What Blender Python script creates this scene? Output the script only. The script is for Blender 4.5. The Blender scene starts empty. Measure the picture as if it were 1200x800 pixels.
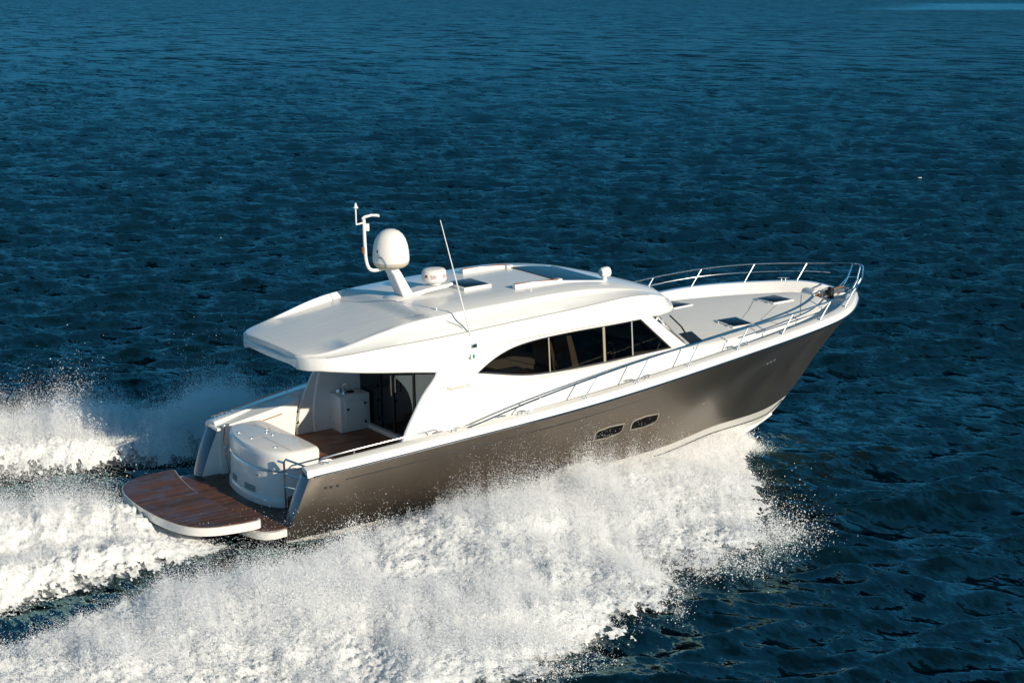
import bpy, bmesh, math, random
import numpy as np
from mathutils import Matrix, Vector
from mathutils.geometry import tessellate_polygon
R = math.radians
rng = np.random.default_rng(7)
random.seed(7)
SC = bpy.context.scene
COL = SC.collection

# ------------------------------------------------------------------ camera, sky, sun, exposure
# world frame: water level z = 0, X = the yacht's heading, Y = its port side
SUN = Vector((0.145, -0.94, 0.315)).normalized()
cam_d = bpy.data.cameras.new('camera'); cam = bpy.data.objects.new('camera', cam_d); COL.objects.link(cam)
cam_d.sensor_width = 36; cam_d.lens = 2323.55/1200*36
cam_d.clip_start = .5; cam_d.clip_end = 30000
_r = Vector((0.8318674, -0.5549744, 0)); _d = Vector((-0.0975778, -0.1462621, -0.9844216)); _f = Vector((0.5463288, 0.8189083, -0.1758238))
CAM = Vector((-15.532386, -32.059887, 9.560700))
m3 = Matrix((_r, -_d, -_f)).transposed()
cam.matrix_world = Matrix.Translation(CAM) @ m3.to_4x4()
SC.camera = cam
W = bpy.data.worlds.new('World'); SC.world = W; W.use_nodes = True
nt = W.node_tree; bg = nt.nodes['Background']
sky = nt.nodes.new('ShaderNodeTexSky'); sky.sky_type = 'NISHITA'; sky.sun_disc = False
sky.sun_elevation = math.asin(SUN.z); sky.sun_rotation = math.atan2(SUN.x, SUN.y)
sky.air_density = 1.0; sky.dust_density = 0.; sky.ozone_density = 2.0; sky.altitude = 0
# late, clear, deep blue sky: the sky texture pulled most of the way to one blue hue
bw = nt.nodes.new('ShaderNodeRGBToBW'); nt.links.new(sky.outputs[0], bw.inputs[0])
hue = nt.nodes.new('ShaderNodeMix'); hue.data_type = 'RGBA'; hue.blend_type = 'MULTIPLY'; hue.inputs[0].default_value = 1; hue.inputs[7].default_value = (.11, .77, 1.48, 1); nt.links.new(bw.outputs[0], hue.inputs[6])
tint = nt.nodes.new('ShaderNodeMix'); tint.data_type = 'RGBA'; tint.inputs[0].default_value = .88
nt.links.new(sky.outputs[0], tint.inputs[6]); nt.links.new(hue.outputs[2], tint.inputs[7]); nt.links.new(tint.outputs[2], bg.inputs[0]); bg.inputs[1].default_value = .087
sd = bpy.data.lights.new('sun', 'SUN'); sun = bpy.data.objects.new('sun', sd); COL.objects.link(sun)
sd.energy = 5.0; sd.angle = R(.55); sd.color = (1, .87, .68)
sun.rotation_euler = SUN.to_track_quat('Z', 'Y').to_euler(); sun.location = (0, -60, 40)
SC.view_settings.view_transform = 'Standard'; SC.view_settings.look = 'None'
SC.view_settings.exposure = .1; SC.view_settings.gamma = 1
SC.cycles.max_bounces = 10; SC.cycles.diffuse_bounces = 5; SC.cycles.glossy_bounces = 4; SC.cycles.transparent_max_bounces = 12
SC.cycles.sample_clamp_indirect = 6

# ------------------------------------------------------------------ materials
def mat(name, col, rough=.4, metal=0., coat=0., noise=0., nscale=6., bump=0., bscale=80., spec=.5, ior=1.45, stretch=None):
    m = bpy.data.materials.new(name); m.use_nodes = True
    n = m.node_tree.nodes; l = m.node_tree.links; p = n['Principled BSDF']
    p.inputs['Base Color'].default_value = (*col, 1); p.inputs['Roughness'].default_value = rough
    p.inputs['Metallic'].default_value = metal; p.inputs['Coat Weight'].default_value = coat
    p.inputs['Coat Roughness'].default_value = .06; p.inputs['IOR'].default_value = ior
    p.inputs['Specular IOR Level'].default_value = spec
    tc = n.new('ShaderNodeTexCoord')
    if noise:
        t = n.new('ShaderNodeTexNoise'); t.inputs['Scale'].default_value = nscale; t.inputs['Detail'].default_value = 6
        mp_ = n.new('ShaderNodeMapping'); mp_.inputs['Scale'].default_value = stretch or (1, 1, 1)
        l.new(tc.outputs['Object'], mp_.inputs[0]); l.new(mp_.outputs[0], t.inputs['Vector'])
        mx = n.new('ShaderNodeMix'); mx.data_type = 'RGBA'
        mx.inputs[6].default_value = (*[c*(1-noise) for c in col], 1); mx.inputs[7].default_value = (*[min(1, c*(1+noise*.6)) for c in col], 1)
        l.new(t.outputs['Fac'], mx.inputs[0]); l.new(mx.outputs[2], p.inputs['Base Color'])
        mr = n.new('ShaderNodeMapRange'); mr.inputs[3].default_value = rough*.75; mr.inputs[4].default_value = min(1, rough*1.3)
        l.new(t.outputs['Fac'], mr.inputs[0]); l.new(mr.outputs[0], p.inputs['Roughness'])
    if bump:
        t2 = n.new('ShaderNodeTexNoise'); t2.inputs['Scale'].default_value = bscale; t2.inputs['Detail'].default_value = 3
        l.new(tc.outputs['Object'], t2.inputs['Vector'])
        b = n.new('ShaderNodeBump'); b.inputs['Strength'].default_value = bump; b.inputs['Distance'].default_value = .01
        l.new(t2.outputs['Fac'], b.inputs['Height']); l.new(b.outputs[0], p.inputs['Normal'])
    return m

def teak_mat(name, plank=.072, g=1.):
    m = bpy.data.materials.new(name); m.use_nodes = True
    n = m.node_tree.nodes; l = m.node_tree.links; p = n['Principled BSDF']
    tc = n.new('ShaderNodeTexCoord'); sp = n.new('ShaderNodeSeparateXYZ'); l.new(tc.outputs['Object'], sp.inputs[0])
    def mth(op, a, b=None):
        q = n.new('ShaderNodeMath'); q.operation = op
        for i, v in enumerate((a, b)):
            if v is None: continue
            if isinstance(v, (int, float)): q.inputs[i].default_value = v
            else: l.new(v, q.inputs[i])
        return q.outputs[0]
    yy = mth('DIVIDE', sp.outputs['Y'], plank)
    fr = mth('FRACT', yy); idx = mth('FLOOR', yy)
    seam = mth('GREATER_THAN', fr, .87)
    wn = n.new('ShaderNodeTexWhiteNoise'); wn.noise_dimensions = '1D'; l.new(idx, wn.inputs['W'])
    gr = n.new('ShaderNodeTexNoise'); gr.inputs['Scale'].default_value = 9; gr.inputs['Detail'].default_value = 6
    mp = n.new('ShaderNodeMapping'); mp.inputs['Scale'].default_value = (.6, 12, 1); l.new(tc.outputs['Object'], mp.inputs[0]); l.new(mp.outputs[0], gr.inputs['Vector'])
    v = mth('ADD', mth('MULTIPLY', wn.outputs['Value'], .5), mth('MULTIPLY', gr.outputs['Fac'], .6))
    cr = n.new('ShaderNodeValToRGB'); l.new(v, cr.inputs[0])
    e = cr.color_ramp.elements; e[0].position = .2; e[0].color = (.055*g, .022*g, .012*g, 1); e[1].position = .85; e[1].color = (.17*g, .068*g, .032*g, 1)
    mx = n.new('ShaderNodeMix'); mx.data_type = 'RGBA'; l.new(seam, mx.inputs[0]); l.new(cr.outputs[0], mx.inputs[6]); mx.inputs[7].default_value = (.015, .012, .01, 1)
    l.new(mx.outputs[2], p.inputs['Base Color'])
    wet = n.new('ShaderNodeTexNoise'); wet.inputs['Scale'].default_value = 3.2; wet.inputs['Detail'].default_value = 5; l.new(tc.outputs['Object'], wet.inputs['Vector'])
    mr = n.new('ShaderNodeMapRange'); mr.inputs[1].default_value = .4; mr.inputs[2].default_value = .62; mr.inputs[3].default_value = .30; mr.inputs[4].default_value = .62
    l.new(wet.outputs['Fac'], mr.inputs[0]); l.new(mr.outputs[0], p.inputs['Roughness'])
    b = n.new('ShaderNodeBump'); b.inputs['Strength'].default_value = .35; b.inputs['Distance'].default_value = .004
    l.new(mth('SUBTRACT', gr.outputs['Fac'], seam), b.inputs['Height']); l.new(b.outputs[0], p.inputs['Normal'])
    return m

def glass_mat(name, tint, mixf):
    m = bpy.data.materials.new(name); m.use_nodes = True
    n = m.node_tree.nodes; l = m.node_tree.links
    for q in list(n):
        if q.type == 'BSDF_PRINCIPLED': n.remove(q)
    out = [q for q in n if q.type == 'OUTPUT_MATERIAL'][0]
    tr = n.new('ShaderNodeBsdfTransparent'); tr.inputs[0].default_value = (*tint, 1)
    gl = n.new('ShaderNodeBsdfGlossy'); gl.inputs['Roughness'].default_value = .02
    fr = n.new('ShaderNodeFresnel'); fr.inputs[0].default_value = 1.5
    ad = n.new('ShaderNodeMath'); ad.operation = 'ADD'; ad.inputs[1].default_value = mixf; l.new(fr.outputs[0], ad.inputs[0])
    mx = n.new('ShaderNodeMixShader'); l.new(ad.outputs[0], mx.inputs[0]); l.new(tr.outputs[0], mx.inputs[1]); l.new(gl.outputs[0], mx.inputs[2])
    l.new(mx.outputs[0], out.inputs[0]); return m

M = dict(
    white=mat('white gelcoat', (.80, .785, .76), .28, coat=.35, noise=.04, nscale=1.7),
    deckw=mat('white nonskid deck', (.88, .86, .82), .55, noise=.05, nscale=3, bump=.2, bscale=160),
    roofw=mat('roof gelcoat', (.78, .78, .77), .30, coat=.3, noise=.16, nscale=3., bump=.06, bscale=30, stretch=(.35, 4, 1)),
    dark=mat('dark anthracite paint', (.04, .045, .05), .3, metal=.2, coat=.5),
    hull=mat('bronze grey metallic paint', (.27, .228, .185), .40, metal=.95, coat=.25, noise=.03, nscale=.9),
    wing=mat('blue shaded hull paint', (.10, .11, .13), .35, metal=.5, coat=.4), frame=mat('bronze frame', (.42, .38, .33), .4, metal=.6), gloss=mat('black portlight', (.003, .003, .0035), .5, spec=.1),  # wing: hull paint with the blue shade of the aft faces coloured in
    steel=mat('polished stainless steel', (.72, .72, .72), .16, metal=1.),
    mull=mat('beige mullion', (.30, .26, .19), .5),
    black=mat('black rubber', (.012, .012, .013), .45),
    smoke=mat('smoked acrylic', (.004, .007, .014), .28, spec=.22),
    blackglass=mat('black door glass', (.008, .008, .009), .05, spec=.6),
    teak=teak_mat('wet teak planks'),
    teak2=teak_mat('dry teak planks', .066, 2.1),
    bottom=mat('white hull bottom', (.82, .80, .77), .35, coat=.3),
    strake=mat('pale grey boot band', (.50, .49, .47), .4),
    lit_patch=mat('pale lit patch', (.80, .72, .56), .4),  # bright patch on the saloon door, light put into the colour
    bronze=mat('weathered bronze', (.16, .10, .06), .45, metal=.6),
    cream=mat('cream upholstery', (.52, .45, .35), .6, noise=.08),
    wood=mat('cherry wood', (.26, .11, .045), .3, coat=.4, noise=.25, nscale=5),
    carpet=mat('dark carpet', (.05, .04, .032), .9, noise=.2, nscale=30),
    grey=mat('grey plastic', (.30, .30, .30), .5),
    red=mat('red print', (.33, .05, .03), .5), ink=mat('dark print', (.05, .05, .055), .5),
    faint=mat('pale bronze lettering', (.46, .40, .32), .35, metal=.3),
    green=mat('green lens', (.01, .28, .22), .12, coat=.5),
    dome=mat('radome plastic', (.80, .77, .74), .42, noise=.03),
    glass=glass_mat('tinted side glass', (.30, .285, .26), .0),
)

# ------------------------------------------------------------------ mesh helpers
def link(name, me, m, parent=None, smooth=40):
    o = bpy.data.objects.new(name, me); COL.objects.link(o)
    if m is not None: me.materials.append(m)
    if smooth and len(me.polygons):
        me.polygons.foreach_set('use_smooth', [True]*len(me.polygons))
        me.set_sharp_from_angle(angle=R(smooth))
    if parent is not None: o.parent = parent
    return o
class MB:
    def __init__(s): s.v = []; s.f = []
    def add(s, vs, fs):
        k = len(s.v); s.v += [tuple(float(c) for c in p) for p in vs]; s.f += [tuple(i+k for i in f) for f in fs]; return s
    def box(s, x0, x1, y0, y1, z0, z1, bev=0.):
        if bev <= 0:
            v = [(x, y, z) for x in (x0, x1) for y in (y0, y1) for z in (z0, z1)]
            return s.add(v, [(0, 1, 3, 2), (4, 6, 7, 5), (0, 4, 5, 1), (2, 3, 7, 6), (0, 2, 6, 4), (1, 5, 7, 3)])
        bm = bmesh.new(); bmesh.ops.create_cube(bm, size=1)
        for v in bm.verts: v.co = Vector(((x0+x1)/2+v.co.x*(x1-x0), (y0+y1)/2+v.co.y*(y1-y0), (z0+z1)/2+v.co.z*(z1-z0)))
        bmesh.ops.bevel(bm, geom=bm.edges[:], offset=bev, segments=3, affect='EDGES', profile=.5)
        return s.bm(bm)
    def bm(s, bm):
        bm.verts.index_update(); s.add([v.co for v in bm.verts], [[v.index for v in f.verts] for f in bm.faces]); bm.free(); return s
    def loft(s, secs, closed=False, cap0=False, cap1=False):
        n = len(secs[0]); vs = [p for q in secs for p in q]; fs = []
        for i in range(len(secs)-1):
            for j in range(n if closed else n-1):
                a = i*n+j; b = i*n+(j+1) % n; fs.append((a, b, b+n, a+n))
        if cap0: fs.append(tuple(range(n))[::-1])
        if cap1: fs.append(tuple(range((len(secs)-1)*n, len(secs)*n)))
        return s.add(vs, fs)
    def tube(s, pts, r, k=8, caps=True):
        P = [Vector(p) for p in pts]; rr = r if isinstance(r, (list, tuple)) else [r]*len(P)
        secs = []; up = None
        for i, p in enumerate(P):
            t = (P[min(i+1, len(P)-1)]-P[max(i-1, 0)]).normalized()
            if up is None: up = Vector((0, 0, 1)) if abs(t.z) < .9 else Vector((1, 0, 0))
            u = (up-t*up.dot(t)).normalized(); w = t.cross(u); up = u
            secs.append([p+(u*math.cos(a)+w*math.sin(a))*rr[i] for a in [2*math.pi*j/k for j in range(k)]])
        return s.loft(secs, True, caps, caps)
    def lathe(s, prof, c, k=32):
        secs = [[(c[0]+r*math.cos(a), c[1]+r*math.sin(a), c[2]+z) for a in [2*math.pi*j/k for j in range(k)]] for r, z in prof]
        return s.loft(secs, True, True, True)
    def prism(s, poly, z0, z1, bev=0., seg=2):
        n = len(poly)
        if bev <= 0:
            return s.add([(x, y, z0) for x, y in poly]+[(x, y, z1) for x, y in poly], [tuple(range(n))[::-1], tuple(range(n, 2*n))]+[(i, (i+1) % n, n+(i+1) % n, n+i) for i in range(n)])
        bm = bmesh.new(); a = [bm.verts.new((x, y, z0)) for x, y in poly]; f = bm.faces.new(a)
        e = bmesh.ops.extrude_face_region(bm, geom=[f]); vs = [q for q in e['geom'] if isinstance(q, bmesh.types.BMVert)]
        for v in vs: v.co.z = z1
        top = [ed for ed in bm.edges if all(v.co.z == z1 for v in ed.verts)]
        bmesh.ops.bevel(bm, geom=top, offset=bev, segments=seg, affect='EDGES')
        return s.bm(bm)
    def mesh(s, name):
        me = bpy.data.meshes.new(name); me.from_pydata(s.v, [], s.f); me.validate()
        bm = bmesh.new(); bm.from_mesh(me); bmesh.ops.recalc_face_normals(bm, faces=bm.faces[:]); bm.to_mesh(me); bm.free()
        return me
    def build(s, name, m, parent=None, smooth=40): return link(name, s.mesh(name), m, parent, smooth)
def spl(xs, ys):
    xs = np.array(xs, float); ys = np.array(ys, float); n = len(xs); h = np.diff(xs)
    A = np.zeros((n, n)); r = np.zeros(n); A[0, 0] = A[-1, -1] = 1
    for i in range(1, n-1):
        A[i, i-1] = h[i-1]; A[i, i] = 2*(h[i-1]+h[i]); A[i, i+1] = h[i]; r[i] = 6*((ys[i+1]-ys[i])/h[i]-(ys[i]-ys[i-1])/h[i-1])
    Mm = np.linalg.solve(A, r)
    def f(x):
        x = np.asarray(x, float); i = np.clip(np.searchsorted(xs, x)-1, 0, n-2); t = x-xs[i]; hh = h[i]
        return ys[i]+t*((ys[i+1]-ys[i])/hh-hh*(2*Mm[i]+Mm[i+1])/6)+t**2*Mm[i]/2+t**3*(Mm[i+1]-Mm[i])/(6*hh)
    return f
def lin(xs, ys): return lambda x: np.interp(x, xs, ys)
def curve(pts, n=24):
    """smooth curve through points"""
    P = np.array(pts, float); d = np.r_[0, np.cumsum(np.linalg.norm(np.diff(P, axis=0), axis=1))]
    t = np.linspace(0, d[-1], n); return np.stack([spl(d, P[:, k])(t) for k in range(P.shape[1])], 1)
def text(body, size, m, parent, name, place):
    c = bpy.data.curves.new(name, 'FONT'); c.body = body; c.size = size; c.extrude = .0015
    t = bpy.data.objects.new(name, c); COL.objects.link(t)
    me = bpy.data.meshes.new_from_object(t.evaluated_get(bpy.context.evaluated_depsgraph_get()))
    bpy.data.objects.remove(t)
    for v in me.vertices: v.co = Vector(place(v.co.x, v.co.y, v.co.z))
    me.materials.clear(); return link(name, me, m, parent, 0)

# ------------------------------------------------------------------ sea: real wave geometry
NW = 110
lam = np.exp(rng.uniform(np.log(.45), np.log(4.4), NW)); kk = 2*np.pi/lam
th0 = R(62)                                # the wind drives the waves away from us, a little to the left of the heading
th = th0+rng.normal(0, .42, NW)
amp = .0078*lam**.70*np.exp(-(lam/6.2)**4)*rng.uniform(.5, 1.3, NW)
ph = rng.uniform(0, 6.283, NW)
def waves(x, y, dr=0.06, sel=None):
    z = np.zeros_like(x); dx = np.zeros_like(x); dy = np.zeros_like(x)
    for i in (range(NW) if sel is None else sel):
        k = kk[i]; w = np.clip((lam[i]/np.maximum(dr, .03)-2.2)/2.5, 0, 1)*amp[i]
        a = k*(x*math.cos(th[i])+y*math.sin(th[i]))+ph[i]
        c = np.cos(a); s_ = np.sin(a)
        z += w*c; q = -.75*w*s_; dx += q*math.cos(th[i]); dy += q*math.sin(th[i])
    return z, dx, dy
def calm(x, y):
    """smaller waves round the moving hull and in its wake"""
    d = np.abs(y)-np.interp(x, [-20, -2, 3, 13, 16], [9, 5, 3.2, 1.0, 0.])
    return .3+.7*np.clip(d/4, 0, 1)
def slick(x, y):
    """the calm patch far off on the right"""
    u = (x-CAM.x)*_f.x+(y-CAM.y)*_f.y; v = (x-CAM.x)*_r.x+(y-CAM.y)*_r.y
    n_ = math.hypot(_f.x, _f.y); u = u/n_
    return np.clip((v-(.165+.02*np.sin(u/140))*u)/(.03*u+1), 0, 1)*np.clip((u-820)/60, 0, 1)*np.clip((1250-u)/120, 0, 1)
fov = R(31); az0 = math.atan2(_f.y, _f.x)
ang = np.concatenate([np.linspace(-math.pi, -fov-.02, 160), np.linspace(-fov, fov, 1500), np.linspace(fov+.02, math.pi, 160)[:-1]])
rad = [4.]
while rad[-1] < 9000:
    r_ = rad[-1]; rad.append(r_+max(.055 if r_ > 17 else .5, r_*r_/(2323*9.56)*.95))
rad = np.array(rad)
AA, RR = np.meshgrid(ang, rad)
X = CAM.x+RR*np.cos(AA+az0); Y = CAM.y+RR*np.sin(AA+az0)
cell = np.maximum(np.gradient(rad)[:, None]*np.ones_like(AA), RR*np.maximum(np.gradient(ang), 1e-4)[None, :])
lat = RR*np.gradient(ang)[None, :]
dz, dx, dy = waves(X.ravel(), Y.ravel(), np.maximum(np.gradient(rad)[:, None]*.35+0*AA, lat).ravel())
cm = (calm(X, Y)*(1-.9*slick(X, Y))).ravel()
Vw = np.stack([X.ravel()+dx*cm, Y.ravel()+dy*cm, dz*cm], 1)
def grid_mesh(name, V, ny, nx, wrap=False, keep=None):
    idx = np.arange(ny*nx).reshape(ny, nx)
    if wrap: idx = np.concatenate([idx, idx[:, :1]], 1)
    a = idx[:-1, :-1].ravel(); b = idx[:-1, 1:].ravel(); c = idx[1:, 1:].ravel(); d = idx[1:, :-1].ravel()
    F = np.stack([a, b, c, d], 1)
    if keep is not None:
        F = F[keep[F].all(1)]; u = np.unique(F); mp = -np.ones(len(V), int); mp[u] = np.arange(len(u)); V = V[u]; F = mp[F]
    me = bpy.data.meshes.new(name); me.vertices.add(len(V)); me.vertices.foreach_set('co', V.astype(np.float32).ravel())
    me.loops.add(F.size); me.loops.foreach_set('vertex_index', F.astype(np.int32).ravel())
    me.polygons.add(len(F)); me.polygons.foreach_set('loop_start', np.arange(0, F.size, 4, dtype=np.int32))
    me.update(calc_edges=True); me.polygons.foreach_set('use_smooth', np.ones(len(F), bool))
    return me, (u if keep is not None else None)
me, _ = grid_mesh('sea', Vw, len(rad), len(ang), True)

# wake layout (plan of the foam, metres, water frame)
in_s = lin([-18, -6.4, -4.8, -3.3, -1.2, -.3, .8, 2.2, 3.7, 5.4, 7, 9, 11, 12.4], [-9, -5.1, -4.35, -4.05, -3.95, -3.5, -3.1, -2.7, -2.25, -1.75, -1.3, -.8, -.35, -.1])
out_s = lin([-18, -.5, 1, 3, 4.0, 4.6, 5.7, 6.6, 7.1, 8.1, 9.4, 10.5, 11.5, 12.4], [-20, -10.7, -9.9, -8.9, -7.7, -7.2, -7.4, -6.9, -6.2, -5.1, -3.5, -2.0, -.9, -.3])
lo_m = lin([-18, -5.7, -3.4, -2, -1], [-6.5, -3.2, -2.7, -2.2, -1.6]); hi_m = lin([-18, -6, -3.9, -2.6, -1.8, -1], [5.4, 3.2, 2.4, 1.7, 1.4, 1.2])
in_p = lin([-18, -2.9, -1.25, .6, 2, 4, 7, 12.4], [9.5, 4.95, 4.6, 4.5, 4.6, 4.0, 2.5, 0]); out_p = lin([-18, -.5, 3, 6, 9, 12.4], [18, 10.4, 9.2, 7.4, 4.2, 0])
def sst(a, b, x): t = np.clip((x-a)/(b-a), 0, 1); return t*t*(3-2*t)
GX0, GY0, DG, NX, NY = -17., -17., .03, 1024, 1024
GX, GY = np.meshgrid(GX0+DG*np.arange(NX), GY0+DG*np.arange(NY))
def fld(beta, seed, lo=.0, hi=1e9, aniso=1., ang_=0.):
    g = np.random.default_rng(seed); n = NX
    fx = np.fft.fftfreq(n, DG)[None, :]; fy = np.fft.fftfreq(n, DG)[:, None]
    c, s_ = math.cos(ang_), math.sin(ang_); f = np.sqrt((fx*c+fy*s_)**2*aniso**2+(-fx*s_+fy*c)**2)+1e-9
    A = np.where((f > lo) & (f < hi), f**(-beta/2.), 0); A[0, 0] = 0
    w = np.fft.ifft2(np.fft.fft2(g.normal(size=(n, n)))*A).real
    return w/w.std()
N1 = fld(3.2, 1, .15); N2 = fld(2.6, 2, .5); N3 = fld(2.2, 3, 1.2); N4 = fld(1.8, 4, 2.5); N5 = fld(2.6, 5, .25, 1e9, 4.0, R(52))
bil = 1-np.abs(fld(3.2, 6, .5)); bil2 = 1-np.abs(fld(2.9, 7, 1.6))
def body(x, y):
    """coverage 0..1 and height of the three foam bodies on a plan grid"""
    si, so = in_s(x), out_s(x); s_ = (si-y)/np.maximum(si-so, .05); wS = np.maximum(si-so, .05)
    cS = np.minimum(sst(-.10, .15, s_*wS/1.0), sst(-.05, np.interp(x, [2, 5, 6.5, 9], [1.1, .8, .5, .4]), (1-s_)*wS))*(x < 11.7)
    A = np.interp(x, [-18, -8, -3, 0, 3, 5.5, 8, 10, 12.3], [.3, .34, .38, .42, .48, .52, .42, .26, .08])
    hS = A*sst(0, .45, s_*wS)*np.interp(s_, [0, .1, .3, .6, .85, 1], [.68, .92, .9, .58, .28, .02])
    lo, hi = lo_m(x), hi_m(x)
    cM = np.minimum(np.minimum(sst(-.1, .5, y-lo), sst(-.1, .6, hi-y)), sst(-1., -1.9, x))
    hM = np.minimum(sst(0, 1.0, y-lo), sst(0, .9, hi-y))*np.interp(x, [-14, -6, -3, -1.6, -1], [.25, .34, .36, .18, .04])*(1+.35*np.cos((y-.3)*2.3))
    pi, po = in_p(x), out_p(x); q = (y-pi)/np.maximum(po-pi, .05); wP = np.maximum(po-pi, .05)
    cP = .92*np.minimum(sst(-.1, .9, q*wP), sst(-.05, .8, (1-q)*wP))*sst(6.5, 2.2, x)
    hP = np.interp(x, [-14, -5, -1, 1.2, 4, 6.5], [.32, .40, .50, .55, .45, .2])*sst(0, .9, q*wP)*np.interp(q, [0, .2, .45, .8, 1], [.5, .85, 1, .5, .05])
    return (cS, hS), (cM, hM), (cP, hP)
wob = (.30*N1+.18*N2+.10*N3)*(1-.55*sst(4, 7, GX))*sst(12.5, 9, GX)
(cS, _h), _a, _b = body(GX, GY+wob*sst(.2, 2.2, in_s(GX)-GY))
_a, (cM, _h), (cP, _h2) = body(GX, GY+.5*wob)
(_a, hS), (_b, hM), (_c, hP) = body(GX, GY)
cov = np.maximum(np.maximum(cS, cM), cP); hgt = np.maximum(np.maximum(hS*sst(0, .5, cS), hM*sst(0, .5, cM)), hP*sst(0, .5, cP))
sel = [i for i in range(NW) if lam[i] > 1.2]
zb, _, _ = waves(GX.ravel(), GY.ravel(), .06, sel); zb = zb.reshape(GX.shape)*calm(GX, GY)
smooth_bow = sst(5.5, 9.5, GX)                    # the sheet off the bow is smoother than the churned wake
rough_a = (1-.65*smooth_bow)
fade = sst(0, .5, cov)
foam_z = zb+hgt*(1+rough_a*(.20*N1+.04*N5))+fade*rough_a*(.020*bil+.010*bil2+.016*N2+.009*N5+.010*N3+.010*N4)*(.5+hgt*1.2)*(1+.5*sst(1, -4, GX))
clump = .35*N1+.5*N2+.35*N3+.2*N4
keep = (cov*2.6+(.20*clump*(1-.5*smooth_bow)+.28*N3*(1-.4*smooth_bow)+.28*N4)-.85+.25*smooth_bow > 0) & (cov > .02)
# keep foam out of the boat
hullw = np.interp(GX, [-2.2, -2.0, -.2, 3, 8, 10.3, 12.2, 12.8], [0, 1.5, 1.95, 2.05, 1.6, .8, .2, 0])
inside = (np.abs(GY) < hullw-.15) & (GX > -.6) & (GX < 12.6)
under = (np.abs(GY) < 1.9) & (GX > -2.05) & (GX <= -.4)
foam_z = np.where(under, np.minimum(foam_z, .22), foam_z)
keep &= ~inside
Vf = np.stack([GX.ravel(), GY.ravel(), foam_z.ravel()+.012], 1)
# thin foam film on the water: attribute on the sea
fi = np.clip(((X-GX0)/DG).astype(int), 0, NX-1); fj = np.clip(((Y-GY0)/DG).astype(int), 0, NY-1)
inb = (X > GX0) & (X < GX0+DG*(NX-1)) & (Y > GY0) & (Y < GY0+DG*(NY-1))
near = sum(np.roll(np.roll(cov, a, 0), b, 1) for a, b in ((0, 0), (12, 0), (-12, 0), (0, 12), (0, -12), (22, 0), (-22, 0), (0, 22), (0, -22)))/9
film = np.where(inb, np.clip(near[fj, fi]*1.15, 0, 1)**1.5, 0)
at = me.attributes.new('film', 'FLOAT', 'POINT'); at.data.foreach_set('value', film.astype(np.float32).ravel())
gap = np.clip((np.maximum(np.gradient(rad)[:, None]*.35+0*AA, lat)-.12)/.9, 0, 1)
at = me.attributes.new('gap', 'FLOAT', 'POINT'); at.data.foreach_set('value', gap.astype(np.float32).ravel())
at = me.attributes.new('slick', 'FLOAT', 'POINT'); at.data.foreach_set('value', slick(X, Y).astype(np.float32).ravel())

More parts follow.
